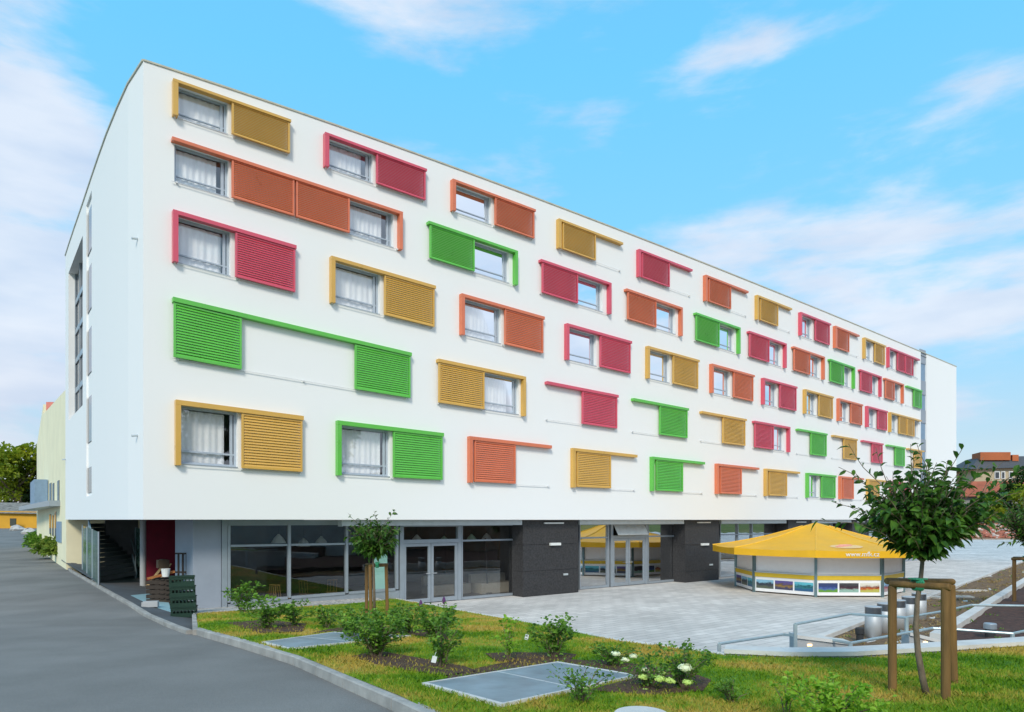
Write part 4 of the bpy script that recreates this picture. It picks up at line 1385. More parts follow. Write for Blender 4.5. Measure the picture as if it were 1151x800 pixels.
def young_tree(base, top, trunk_pts, r0, crown_c, crown_r, ntwig, leaf_l, label, seed, group, per=(9, 16), extra=()):
    rg = np.random.default_rng(seed)
    e = empty('young_tree', base, label, 'tree', group)
    tb = MB(); n = len(trunk_pts)
    tb.tube(trunk_pts, [r0 * (1 - .45 * i / (n - 1)) for i in range(n)], 10)
    tb.build('trunk', m_bark, e, True)
    br = MB(); P = []; Dd = []
    fork = np.array(trunk_pts[-1])
    def twig(start, dirn, length, droop, k):
        pts = [start]; d = dirn / np.linalg.norm(dirn); m = 7
        for i in range(m):
            d = d + rg.normal(0, .10, 3) + np.array([0, 0, -droop]); d /= np.linalg.norm(d)
            pts.append(pts[-1] + d * length / m)
        br.tube(pts, [r0 * .16 * (1 - .75 * i / m) + .0012 for i in range(m + 1)], 5, caps=False)
        for j in range(k):
            t = .12 + .88 * (j + rg.random() * .6) / k
            x = min(t, .999) * m; i = int(x); p = pts[i] + (pts[min(i + 1, m)] - pts[i]) * (x - i)
            dd = pts[min(i + 1, m)] - pts[i]; dd /= np.linalg.norm(dd) + 1e-9
            sdv = np.cross(dd, rg.normal(0, 1, 3)); sdv /= np.linalg.norm(sdv)
            P.append(p); Dd.append(dd * .7 + sdv * .8 + np.array([0, 0, -.15]))
        return pts
    for _ in range(ntwig):
        v = rg.normal(0, 1, 3); v /= np.linalg.norm(v)
        rad = rg.random() ** (1 / 2.6)
        tgt = crown_c + v * crown_r * rad
        start = fork + (np.array(trunk_pts[-2]) - fork) * rg.random() * .25
        if rg.random() < .6: start = fork + (tgt - fork) * (.15 + .35 * rg.random()) + rg.normal(0, .03, 3) * crown_r
        d = tgt - start; ln = np.linalg.norm(d)
        twig(start, d + np.array([0, 0, .25 * ln]), ln * 1.05, .03, int(rg.integers(*per)))
    for (tx, k) in extra:
        d = np.array(tx) - fork
        twig(fork + d * .3, d + np.array([0, 0, .10 * np.linalg.norm(d)]), np.linalg.norm(d) * .80, .05, k)
    br.build('branches', m_bark, e, True)
    P = np.array(P); Dd = np.array(Dd)
    Ls = leaf_l * (.65 + .6 * rg.random(len(P)))
    leaf_obj('crown', P, Dd, Ls, Ls * .46, m_leaf_big, e, .3, rg)
    return e


def stake_frame(posts, tops, bars, r, label, tie_at, tie_r):
    b0 = posts[0]
    e = empty('tree_stake', b0, label, 'tree stake', 'timber stake frames around young trees')
    for p, t in zip(posts, tops):
        mb = MB(); mb.tube([p, t - [0, 0, .012], t], [r, r, r * .8], 14); mb.build('post', m_pole, e, False)
    for a, b in bars:
        d = (b - a) / np.linalg.norm(b - a)
        mb = MB(); mb.tube([a - d * .03, a - d * .015, b + d * .015, b + d * .03], [r * .75, r * .85, r * .85, r * .75], 14); mb.build('crossbar', m_pole, e, False)
    mb = MB(); c = tie_at
    d = (bars[0][1] - bars[0][0]); d /= np.linalg.norm(d)
    for k in range(5): 
        mb.tube([c + d * (k * .016 - .03) + [0, -tie_r * math.cos(q) * 1.25, tie_r * math.sin(q) * 1.25] for q in np.linspace(0, 2 * math.pi, 13)], .009, 6, caps=False)
    mb.box(c + d * .0 + [0.012, tie_r * .2, tie_r * 1.35], (.13, .10, .012), .2)
    mb.build('tie', m_green_tie, e)


# big tree, right foreground
TB = on_lawn(1042, 781)
Yt = TB[1]
tpts = [TB + [0, 0, -.03]] + [at(x, y, Yt) for x, y in ((1037, 762), (1032, 735), (1029.5, 705), (1031, 675), (1035, 650), (1037, 628))]
cc = at(1038, 567, Yt)
ext = [(at(968, 512, Yt - .1), 9), (at(965, 548, Yt), 9), (at(1000, 505, Yt), 9), (at(1085, 516, Yt), 11), (at(1108, 520, Yt), 12), (at(1125, 538, Yt + .1), 12), (at(1130, 562, Yt), 12), (at(1110, 585, Yt - .1), 10), (at(1065, 510, Yt), 10), (at(958, 580, Yt), 9), (at(1030, 515, Yt), 9), (at(945, 555, Yt), 8), (at(1140, 540, Yt), 9), (at(1120, 530, Yt), 10), (at(980, 500, Yt), 11), (at(1010, 512, Yt), 11), (at(1050, 508, Yt + .1), 11), (at(1098, 535, Yt - .1), 12), (at(1112, 545, Yt), 12), (at(1095, 526, Yt), 12), (at(975, 530, Yt), 11), (at(1130, 532, Yt), 10)]
young_tree(TB, None, tpts, .033, cc, np.array([.58, .50, .43]), 250, .108, 'young cherry tree with dense dark crown in the right foreground', 11, 'staked young trees', (10, 17), ext)
pA, pB, pC = on_lawn(1003, 776), on_lawn(1063, 786), on_lawn(1072, 768)
tA, tB_, tC = at(1003, 658, pA[1]), at(1063, 660, pB[1]), at(1069, 657, pC[1])
stake_frame([pA, pB, pC], [tA, tB_, tC], [(tA + [0, -.02, .02], tB_ + [0, -.02, .005]), (tA + [.02, .10, .035], tC + [0, .0, .03])], .040, 'round timber stake frame with green tie around the foreground cherry', at(1031, 657, (tA[1] + tB_[1]) / 2), .042)

# small tree in front of the entrance glass
T2 = on_lawn(421, 692); Y2 = T2[1]
tp = [T2 + [0, 0, -.03]] + [at(x, y, Y2) for x, y in ((420.5, 665), (420, 640), (419, 622))]
cc = at(419, 603, Y2)
ext = [(at(398, 577, Y2), 8), (at(432, 570, Y2), 9), (at(445, 597, Y2), 7), (at(392, 602, Y2), 7), (at(428, 578, Y2), 8)]
young_tree(T2, None, tp, .038, cc, np.array([.55, .48, .45]) * Y2 / 14, 135, .15, 'small young tree with round crown before the restaurant glass', 5, 'staked young trees', (8, 13), ext)
ps = [on_lawn(412, 690), on_lawn(417, 692), on_lawn(435.5, 691)]
ts = [at(412, 636, ps[0][1]), at(416, 637, ps[1][1]), at(434, 636, ps[2][1])]
stake_frame(ps, ts, [(ts[1] + [0, 0, .02], ts[2] + [0, 0, .02]), (ts[0] + [0, .05, .03], ts[2] + [0, .05, .03])], .042, 'timber stake frame around the small tree before the restaurant', at(424, 635, ps[1][1]), .05)

# third staked tree at the right edge
T3 = at_z(1157, 680, .3); Y3 = T3[1]
tp = [T3] + [at(x, y, Y3) for x, y in ((1157, 650), (1156, 630), (1156, 612))]
cc = at(1158, 582, Y3)
ext = [(at(1112, 572, Y3), 9), (at(1118, 590, Y3), 9), (at(1130, 556, Y3), 9), (at(1125, 605, Y3), 8)]
young_tree(T3, None, tp, .06, cc, np.array([1.05, .8, .75]), 190, .17, 'young tree leaning into the right edge above the dark bed', 8, 'staked young trees', (8, 13), ext)
p1, p2, p3 = at_z(1140, 677, .3), at_z(1176, 680, .3), at_z(1168, 668, .3)
stake_frame([p1, p2, p3], [at(1140, 629, p1[1]), at(1176, 629, p2[1]), at(1168, 628, p3[1])], [(at(1138, 628, p1[1]), at(1178, 628, p2[1])), (at(1140, 627, p1[1] + .1), at(1168, 627, p3[1]))], .06, 'timber stake frame at the right edge in the dark bed', at(1152, 628, p1[1]), .07)


def shrub(px, py, ptop, pw, label, mat, nst, per, leaf, seed, group='shrubs planted in the lawn', stem_m=None, droop=.2, name='leafy_shrub', spread=.9, flowers=()):
    rg = np.random.default_rng(seed)
    b = on_lawn(px, py); b = np.array([b[0], b[1], float(bump_z(b[0], b[1]))])
    Y = b[1]; hgt = (py - ptop) / F * Y; wid = pw / F * Y
    e = empty(name, b, label, 'shrub', group)
    st = MB(); P = []; Dd = []
    for i in range(nst):
        a = rg.random() * 2 * math.pi; rr = rg.random() ** .6
        tip = b + np.array([math.cos(a) * wid * rr * spread, math.sin(a) * wid * rr * spread, hgt * (.38 + .72 * rg.random() * (1 - .35 * rr))])
        s0 = b + np.array([math.cos(a) * wid * .15 * rg.random(), math.sin(a) * wid * .15 * rg.random(), -.02])
        mid = (s0 + tip) / 2 + np.array([-math.cos(a), -math.sin(a), 0]) * wid * .10 + [0, 0, hgt * .10]
        pts = [s0, (s0 + mid) / 2, mid, (mid + tip) / 2, tip]
        st.tube(pts, [.006, .005, .004, .003, .002], 5, caps=False)
        for j in range(int(per * 1.75)):
            t = .15 + .85 * (j + rg.random()) / per
            x = min(t, .999) * 4; k = int(x); p = pts[k] + (pts[k + 1] - pts[k]) * (x - k)
            dv = rg.normal(0, 1, 3); dv[2] = abs(dv[2]) * .4
            side = rg.normal(0, .09, 3) * wid
            P.append(p + side); Dd.append(dv + (tip - s0) / np.linalg.norm(tip - s0) * .4)
    st.build('stems', stem_m or m_bark, e)
    P = np.array(P); Dd = np.array(Dd); Ls = leaf * (.55 + .6 * rg.random(len(P)))
    leaf_obj('foliage', P, Dd, Ls, Ls * .55, mat, e, droop, rg)
    for (fx, fy, fw, dY, green) in flowers:
        c = at(fx, fy, Y + dY); r = fw / 2 / F * Y
        f = MB()
        for q in range(60):
            v = rg.normal(0, 1, 3); v /= np.linalg.norm(v)
            if v[2] < -.35: continue
            p = c + v * np.array([r, r, r * .62]) * (.85 + .2 * rg.random())
            a = rg.random() * 3; ex = np.array([math.cos(a), math.sin(a), .3 * rg.normal()]) * r * .32; ey = np.cross(v, ex)
            f.quad(p - ex, p - ey, p + ex, p + ey)
        f.lathe(c, [(r * .3, -r * .5), (r * .75, -r * .2), (r * .8, r * .1), (r * .5, r * .42), (r * .1, r * .52)], 12)
        f.build('flower', m_flower_g if green else m_flower, e)
    return e


SH = [
    (272, 688, 655, 24, 'airy dark shrub climbing against the left end of the glass', m_leaf_mid, 16, 12, .12, 21),
    (300, 706, 668, 30, 'bushy green shrub nearest the grey wall on the lawn', m_leaf_mid, 22, 14, .10, 22),
    (332, 704, 676, 22, 'green shrub with upright shoots before the second glass bay', m_leaf_mid, 16, 12, .09, 23),
    (366, 706, 684, 20, 'low green shrub left of the small staked tree', m_leaf_mid, 16, 12, .085, 24),
    (394, 716, 684, 26, 'round green shrub at the far edge of the smaller cover', m_leaf_mid, 26, 14, .085, 25),
    (422, 738, 690, 36, 'large dense shrub overhanging the smaller cover', m_leaf_mid, 48, 18, .075, 26),
    (458, 712, 680, 26, 'dark green shrub right of the small staked tree', m_leaf_mid, 26, 14, .085, 27),
    (487, 716, 682, 32, 'broad shrub near the entrance corner of the lawn', m_leaf_mid, 34, 14, .09, 28),
    (496, 749, 694, 26, 'leggy shrub with white plant tag left of the large cover', m_leaf_mid, 22, 14, .065, 29),
    (572, 742, 694, 20, 'sparse light green shrub with bare stems behind the large cover', m_leaf_light, 9, 12, .075, 30),
    (624, 739, 690, 34, 'spreading fresh green shrub beside the plaza edge', m_leaf_mid, 22, 16, .075, 31),
    (655, 788, 748, 48, 'thin low shrub with wiry twigs in front of the large cover', m_leaf_mid, 16, 14, .045, 32),
    (690, 748, 722, 28, 'low dark shrub at the right corner of the large cover', m_leaf_mid, 20, 14, .055, 33),
    (823, 790, 764, 22, 'small dark shrub alone in the right lawn', m_leaf_mid, 18, 12, .04, 36),
    (884, 806, 748, 16, 'tall thin light green sapling at the bottom edge', m_leaf_light, 5, 16, .05, 37),
    (940, 822, 760, 52, 'bright fern like shrub at the bottom edge', m_leaf_light, 30, 18, .06, 38),
]
for s in SH:
    shrub(*s[:4], s[4], s[5], s[6], s[7], s[8], s[9])
shrub(728, 772, 738, 40, 'hydrangea with white flower heads right of the large cover', m_leaf_mid, 20, 11, .055, 34, name='flowering_shrub',
      flowers=[(692, 735, 10, .1, 0), (712, 737.5, 9, .1, 0), (702.5, 741.5, 9, 0, 0), (724, 752.5, 9, 0, 0), (723, 761, 10, -.1, 1), (725, 777, 10, -.2, 1), (743, 756, 7, 0, 0)])
shrub(768, 774, 724, 34, 'taller hydrangea with lime green flower heads', m_leaf_mid, 26, 14, .055, 35, name='flowering_shrub',
      flowers=[(770, 751, 15, -.2, 0), (741.5, 763, 11, -.2, 1), (753, 765.5, 11, -.2, 1), (773, 767, 11, -.25, 1), (747, 757, 8, 0, 1)])
for px, py, lb_ in [(488, 741, 'white plant tag hanging on the leggy shrub'), (449, 694, 'white plant tag on the dark shrub by the staked tree'), (592, 716, 'white plant tag on the spreading shrub')]:
    Yq = on_lawn(px, py + 14)[1] - .12
    c = at(px, py, Yq); b = MB(); b.box(c, (.055, .006, .075), .3, tilt=.25); b.tube([c + [0, 0, .03], c + [.02, .03, .08]], .002, 5)
    tag(b.build('plant_tag', m_tag, loc=c), lb_, 'tag', 'white plant tags')
for px, py, pt, lb_ in [(473, 688, 679, 'dark purple flower spike at the left of the plaza corner'), (499, 686, 675, 'dark purple flower spike in front of the entrance door')]:
    bq = on_lawn(px, py); t = at(px, pt, bq[1])
    e = empty('purple_flower', bq, lb_, 'flower', 'purple flower spikes')
    b = MB(); b.tube([bq, (bq + t) / 2 + [.02, 0, 0], t], .008, 6); b.build('stem', m_bark, e)
    b = MB(); b.lathe(t - [0, 0, .06], [(.01, -.04), (.045, .0), (.05, .07), (.03, .14), (.005, .18)], 10); b.build('bloom', m_purple, e)

# ------------------------------------------------------------------ kiosk
Yc = 31.4
KC = np.array([(917 - CX) / F * Yc, Yc, 0.0])
ph0 = math.atan2(-KC[1], -KC[0])
kio = empty('round_kiosk', KC, 'octagonal white kiosk under a yellow tent roof on the plaza', 'kiosk')
RB, RR = 3.55, 4.63


def ov(k, r, z, f=0.0):
    a0, a1 = ph0 + k * math.pi / 4, ph0 + (k + 1) * math.pi / 4
    p = np.array([math.cos(a0), math.sin(a0)]) * (1 - f) + np.array([math.cos(a1), math.sin(a1)]) * f
    return np.array([KC[0] + p[0] * r, KC[1] + p[1] * r, z])


def kprism(mb, k, f0, f1, z0, z1, r0, r1, mi=0):
    mb.hexa([ov(k, r0, z0, f0), ov(k, r1, z0, f0), ov(k, r1, z0, f1), ov(k, r0, z0, f1)], [ov(k, r0, z1, f0), ov(k, r1, z1, f0), ov(k, r1, z1, f1), ov(k, r0, z1, f1)], mi)


def m_photo(name, top, mid, bot, seedv, spots=None):
    m = bpy.data.materials.new(name); t = NT(m)
    tc = t('ShaderNodeTexCoord')
    mp = t('ShaderNodeMapping', {0: (tc, 'Object'), 1: (seedv, seedv * .3, 0), 3: (2.2, 2.2, 5)})
    n = t('ShaderNodeTexNoise', {'Vector': (mp, 0), 'Scale': 2.2, 'Detail': 5.0, 'Roughness': .7})
    sx = t('ShaderNodeSeparateXYZ', {0: (tc, 'Object')})
    hh = t('ShaderNodeMapRange', {0: (sx, 2), 1: .22, 2: .60})
    nn = t('ShaderNodeMath', {0: (n, 0), 1: .9}, operation='MULTIPLY')
    a = t('ShaderNodeMath', {0: (hh, 0), 1: (nn, 0)}, operation='ADD')
    s = t('ShaderNodeMath', {0: (a, 0), 1: .45}, operation='SUBTRACT')
    rp = t.ramp((s, 0), [(0.18, bot), (0.34, mid), (0.5, (mid[0] * .4, mid[1] * .4, mid[2] * .5)), (0.72, top)])
    p = t('ShaderNodeBsdfPrincipled', {'Base Color': (rp, 0), 'Roughness': .4})
    t('ShaderNodeOutputMaterial', {0: (p, 0)})
    return m


photos = [m_photo('landscape print dusk', (.25, .50, .68), (.05, .06, .08), (.10, .12, .09), 1.0), m_photo('landscape print sunset', (.10, .08, .28), (.32, .20, .05), (.06, .06, .12), 2.0),
          m_photo('landscape print sea', (.12, .50, .62), (.03, .20, .22), (.03, .12, .25), 3.0), m_photo('racing print blue', (.04, .06, .16), (.08, .14, .40), (.12, .30, .04), 4.0),
          m_photo('racing print dark', (.06, .06, .07), (.10, .04, .06), (.28, .46, .40), 5.0), m_photo('racing print red', (.70, .68, .60), (.50, .10, .03), (.48, .45, .10), 6.0), m_photo('racing print pink', (.25, .50, .75), (.45, .10, .14), (.40, .30, .32), 7.0)]
seq = {7: [0, 1, 2], 0: [3, 4, 5], 6: [1, 0, 2], 1: [6, 6, 4], 2: [0, 1, 2], 3: [3, 4, 5], 4: [0, 2, 1], 5: [5, 3, 4]}
for k in range(8):
    mb = MB(); kprism(mb, k, .012, .988, .06, .70, RB - .06, RB); lo = mb.build('lower_panel', m_ywhite, kio)
    for j in range(3):
        f0 = .04 + j * .315; mb = MB()
        kprism(mb, k, f0, f0 + .29, .20, .58, RB + .002, RB + .008); mb.build('poster', photos[seq[(k + 8) % 8][j]], lo)
    mb = MB(); kprism(mb, k, .012, .988, .705, .885, RB - .06, RB + .03); mb.build('counter_band', m_yband, kio)
    mb = MB(); kprism(mb, k, .012, .988, .89, .935, RB - .2, RB + .05); mb.build('counter_ledge', m_alul, kio)
    mb = MB(); kprism(mb, k, .012, .988, .94, 1.86, RB - .08, RB - .05); mb.build('roller_shutter', m_ywhite, kio)
    mb = MB(); c = ov(k, RB, 0); mb.box((c[0], c[1], .96), (.11, .11, 1.92), ph0 + k * math.pi / 4); mb.build('post', m_post, kio)
# canopy: sagging tent with valance
cn = MB()
prof = [(0.0, 3.10), (.12, 2.93), (.28, 2.70), (.46, 2.46), (.64, 2.27), (.82, 2.11), (1.0, 1.99)]
for k in range(8):
    nf = 6
    for (t0, z0), (t1, z1) in zip(prof[:-1], prof[1:]):
        for j in range(nf):
            f0, f1 = j / nf, (j + 1) / nf
            sag = lambda t, f: -.10 * t * math.sin(math.pi * f) * (1.05 - t * .6)
            cn.quad(ov(k, RR * t1, z1 + sag(t1, f0), f0), ov(k, RR * t1, z1 + sag(t1, f1), f1), ov(k, RR * t0, z0 + sag(t0, f1), f1), ov(k, RR * t0, z0 + sag(t0, f0), f0))
cn.v = [(a, b, c) for a, b, c in cn.v]
cno = cn.build('canopy', m_yellow, kio, True)
va = MB()
for k in range(8):
    nf = 6
    for j in range(nf):
        f0, f1 = j / nf, (j + 1) / nf
        s = lambda f: -.10 * math.sin(math.pi * f) * .45
        va.hexa([ov(k, RR - .008, 1.69 + s(f0) * .3, f0), ov(k, RR - .008, 1.69 + s(f1) * .3, f1), ov(k, RR + .002, 1.69 + s(f1) * .3, f1), ov(k, RR + .002, 1.69 + s(f0) * .3, f0)],
                [ov(k, RR - .008, 1.99 + s(f0), f0), ov(k, RR - .008, 1.99 + s(f1), f1), ov(k, RR + .002, 1.99 + s(f1), f1), ov(k, RR + .002, 1.99 + s(f0), f0)])
va.build('valance', m_yellow, cno)
sm_ = MB()
for k in range(8): sm_.tube([ov(k, RR * t_ + .004, z_ + .012) for t_, z_ in prof[1:]], .022, 6)
sm_.build('seam', M('seam tape', (0.86, 0.52, 0.05), .5), cno)
fin = MB(); fin.tube([(KC[0], KC[1], 3.05), (KC[0], KC[1], 3.2)], .03, 8); fin.build('finial', m_post, kio)


def text_mesh(body, size, origin, xdir, updir, mat, parent, name='lettering', ext=.004):
    cu = bpy.data.curves.new('t', 'FONT'); cu.body = body; cu.size = size; cu.extrude = ext; cu.align_x = 'CENTER'
    to = bpy.data.objects.new('t', cu); COL.objects.link(to)
    dg = bpy.context.evaluated_depsgraph_get()
    me = bpy.data.meshes.new_from_object(to.evaluated_get(dg))
    bpy.data.objects.remove(to); bpy.data.curves.remove(cu)
    x = np.array(xdir) / np.linalg.norm(xdir); y = np.array(updir) / np.linalg.norm(updir); z = np.cross(x, y)
    off = wloc(parent)
    for v in me.vertices:
        p = np.array(origin) + x * v.co[0] + y * v.co[1] + z * v.co[2] - off
        v.co = tuple(float(c) for c in p)
    me.materials.clear(); me.materials.append(mat)
    o = bpy.data.objects.new(name, me); COL.objects.link(o); o.parent = parent
    return o


e_a, e_b = ov(0, RR, 1.74, 0), ov(0, RR, 1.74, 1)
xd = e_b - e_a
nrm = np.cross(xd / np.linalg.norm(xd), [0, 0, 1])
text_mesh('www.mfk.cz', .27, ov(0, RR, 1.75, .52) + nrm * .02, xd, (0, 0, 1), m_lampw, cno)
# pale oval emblem with a pink swoosh on the roof face
def roofpt(t, f):
    ts = [p[0] for p in prof]; zsx = [p[1] for p in prof]
    return ov(0, RR * t, np.interp(t, ts, zsx) - .10 * t * math.sin(math.pi * f) * (1.05 - t * .6), f)
cen_ = roofpt(.80, .44); ax = (roofpt(.80, .62) - roofpt(.80, .42)); ax /= np.linalg.norm(ax); ay = (roofpt(.70, .52) - roofpt(.90, .52)); ay /= np.linalg.norm(ay)
nn_ = np.cross(ax, ay)
if nn_[2] < 0: nn_ = -nn_
eb = MB(); ring_ = [cen_ + ax * math.cos(q) * .66 + ay * math.sin(q) * .34 + nn_ * .03 for q in np.linspace(0, 2 * math.pi, 33)[:-1]]
eb.hexa([p - nn_ * .005 for p in ring_], ring_)
emo = eb.build('emblem', M('emblem field', (0.82, 0.56, 0.26), 0.5, 0.02), cno)
sw = MB()
for dq in (0, .12): sw.tube([cen_ + ax * x + ay * (y + dq) + nn_ * .045 for x, y in ((-.45, -.14), (-.1, .0), (.12, .06), (-.2, .12), (.3, .14))], .018, 5)
sw.build('swoosh', M('emblem pink', (0.75, 0.36, 0.30), 0.5), emo)

# ------------------------------------------------------------------ steel columns and bed lights
def bollard(px, py, dpx, hpx, label, proto=None):
    c = at_z(px, py, .03)
    return c
b0 = at_z(981.5, 716, .03)
bp_ = empty('steel_cylinder', b0, 'nearest brushed steel cylinder in the row beside the kiosk', 'steel cylinder', 'brushed steel cylinders in the bed')
r_ = 8.6 / F * b0[1]; hh = 35 / F * b0[1]
mb = MB(); mb.lathe(b0, [(r_, -.05), (r_, hh * .73), (r_ * .97, hh * .735)], 32); mb.build('body', m_steel, bp_, True)
mb = MB()
mb.lathe(b0 + [0, 0, hh * .74], [(r_ * .96, 0), (r_ * .96, hh * .235)], 32)
for q in range(5): mb.lathe(b0 + [0, 0, hh * (.75 + .042 * q)], [(r_ * .97, 0), (r_ * 1.01, .006), (r_ * 1.01, .018), (r_ * .97, .024)], 32)
mb.build('louvre_head', M('dark steel', (0.22, 0.23, 0.25), 0.35, 0.1, metallic=.8), bp_, False)
mb = MB(); mb.lathe(b0 + [0, 0, hh * .965], [(r_ * 1.02, 0), (r_ * 1.02, hh * .02), (r_ * .6, hh * .035)], 32); mb.build('cap', m_steel, bp_, False)
for px, py, lb_ in [(995, 711, 'second nearest brushed steel cylinder in the row'), (1009, 706, 'middle brushed steel cylinder partly behind the left timber post'), (1022, 701, 'fourth brushed steel cylinder, left of the cherry trunk'), (1033, 696, 'farthest brushed steel cylinder, behind the cherry trunk')]:
    copy_tree(bp_, at_z(px, py, .03), 0, label=lb_)


def bed_light(c, r, h, label, cap_m, body_m):
    e = empty('bed_light', c, label, 'garden light')
    mb = MB(); mb.lathe(c, [(r * .8, 0), (r * .8, h * .55)], 20); mb.build('body', body_m, e)
    mb = MB(); mb.lathe(c + [0, 0, h * .56], [(r * .95, 0), (r, h * .02), (r, h * .34), (r * .9, h * .40), (0.01, h * .43)], 20); mb.build('head', cap_m, e)


c = at_z(966.5, 722, .03); bed_light(c, .11, .40, 'short black garden light in the dry bed near the railing', m_dark, m_dark)
c = at_z(1113, 716, .32); bed_light(c, .14, .36, 'grey capped garden light in the dark bed at right', m_alu, m_dark)

# ------------------------------------------------------------------ beds, walls, stairs and railings at right
k1a, k1b = at_z(893, 724, .08), at_z(1200, 606.5, .08)
k1b = k1a + (at_z(1151, 629, .08) - k1a) * 1.6
tag(kerb([k1a + [0, 0, -.08], k1b + [0, 0, -.08]], 'bed_edging', .22, .12, m_coping_w, side=-1), kind='structure')
w2a = at_z(1045, 711, .45); w2b = w2a + (at_z(1151, 649, .45) - w2a) * 1.7
d2 = (w2b - w2a); d2 /= np.linalg.norm(d2); n2 = np.array([d2[1], -d2[0], 0])
mb = MB(); mb.hexa([(w2a[0], w2a[1], 0), (w2b[0], w2b[1], 0), *[tuple((p + n2 * .28)[:2]) + (0,) for p in (w2b, w2a)]], [w2a, w2b, w2b + n2 * .28, w2a + n2 * .28])
tag(mb.build('garden_wall', m_coping_w, loc=w2a), 'low pale concrete wall between the dry bed and the dark bed', 'wall')
# bed 1 (dry) between kerb and wall
def bumpy(quad, nx, ny, amp, name, mat, seed):
    rg = np.random.default_rng(seed); q = [np.array(p) for p in quad]; mb = MB(); g = []
    for i in range(nx + 1):
        for j in range(ny + 1):
            a = q[0] * (1 - i / nx) + q[1] * (i / nx); b = q[3] * (1 - i / nx) + q[2] * (i / nx)
            p = a * (1 - j / ny) + b * (j / ny); p = p + [0, 0, rg.normal(0, amp)]; g.append(p)
    mb.add(g, [(i * (ny + 1) + j, (i + 1) * (ny + 1) + j, (i + 1) * (ny + 1) + j + 1, i * (ny + 1) + j + 1) for i in range(nx) for j in range(ny)])
    o = mb.build(name, mat, smooth=True); tag(o, kind='structure'); return o


nk = np.array([d2[1], -d2[0], 0])
a0 = k1a + nk * .24; a1 = k1b + nk * .24
a0_near = a0 - d2 * 5
bumpy([np.array([*a0_near[:2], .03]), np.array([*a1[:2], .03]), np.array([*w2b[:2], .03]), np.array([*(w2a - d2 * 5)[:2], .03])], 60, 8, .02, 'dry_bed', m_soil, 3)
s0_, s1_ = w2a + n2 * .29 - d2 * 6, w2b + n2 * .29
bumpy([np.array([*s0_[:2], .30]), np.array([*s1_[:2], .30]), np.array([*(s1_ + n2 * 14)[:2], .6]), np.array([*(s0_ + n2 * 14)[:2], .6])], 60, 30, .03, 'dark_bed', m_soil_d, 4)
for px, py, w_, lb_ in [(1064, 671, .9, 'pale flat stones lying across the dry bed'), (1090, 664, .7, 'pale flat stone farther along the dry bed')]:
    c = at_z(px, py, .07); b = MB(); b.box(c, (w_ * 1.6, w_ * .6, .07), .3); b.box(c + [w_ * .9, .25, -.01], (w_ * .8, w_ * .5, .06), -.2)
    tag(b.build('flat_stone', m_stone_lt, loc=c), lb_, 'stone')
# weeds in both beds (uncountable tufts)
def weeds(n, fn, mat, name, label, leaf):
    rg = np.random.default_rng(n); P = []; Dd = []
    for _ in range(n):
        c = fn(rg)
        for _ in range(9):
            P.append(c + np.array([*rg.normal(0, leaf * .6, 2), 0.0])); Dd.append(np.array([*rg.normal(0, 1, 2), .9]))
    P = np.array(P); Dd = np.array(Dd); L = leaf * (.5 + rg.random(len(P)))
    mbv, mbf = leaves(P, Dd, L, L * .25, .1, rg)
    mb = MB(); mb.v = [tuple(v) for v in mbv.tolist()]; mb.f = [tuple(int(i) for i in (f[:3] if f[2] == f[3] else f)) for f in mbf]; mb.m = [0] * len(mb.f)
    o = mb.build(name, mat); tag(o, label, 'weeds', kind='stuff')


def f1(rg):
    s, t = rg.random() ** 1.6, rg.random(); a = a0_near * (1 - s) + a1 * s; b = (w2a - d2 * 5) * (1 - s) + w2b * s; p = a * (1 - t) + b * t
    return np.array([p[0], p[1], .04])
def f2(rg):
    s, t = rg.random() ** 1.5, rg.random(); p = s0_ * (1 - s) + s1_ * s + n2 * 10 * t
    return np.array([p[0], p[1], .32 + .02 * t * 10])
m_straw = M_leaf('dry straw', (0.30, 0.20, 0.08), (0.42, 0.32, 0.14), 5, .2)
weeds(500, f1, m_straw, 'dry_weeds', 'dry straw tufts scattered over the bed beside the plaza', .10)
weeds(60, f1, m_leaf_mid, 'green_weeds', 'sparse green weeds in the bed beside the plaza', .09)
weeds(110, f2, m_leaf_mid, 'bed_weeds', 'small green weeds in the dark bed', .09)

# coping wall between lawn and the sunken stairs
cw = empty('retaining_wall', lw[10], 'curved pale retaining wall capping the far edge of the lawn', 'wall')
pts = lw[10:]
cpm, bdm = MB(), MB()
for a, b in zip(pts[:-1], pts[1:]):
    d = (b - a); d /= np.linalg.norm(d); w = np.array([-d[1], d[0], 0])
    a_, b_ = a + [0, 0, .02], b + [0, 0, .02]
    cpm.hexa([a_, b_, b_ + w * .34, a_ + w * .34], [v + [0, 0, .06] for v in (a_, b_, b_ + w * .34, a_ + w * .34)])
    bdm.hexa([(*(a + w * .03)[:2], -.1), (*(b + w * .03)[:2], -.1), (*(b + w * .3)[:2], -.1), (*(a + w * .3)[:2], -.1)], [a_ + w * .03 - [0, 0, .01], b_ + w * .03 - [0, 0, .01], b_ + w * .3 - [0, 0, .01], a_ + w * .3 - [0, 0, .01]])
cpm.build('coping', m_coping_w, cw); bdm.build('body', m_concrete, cw)
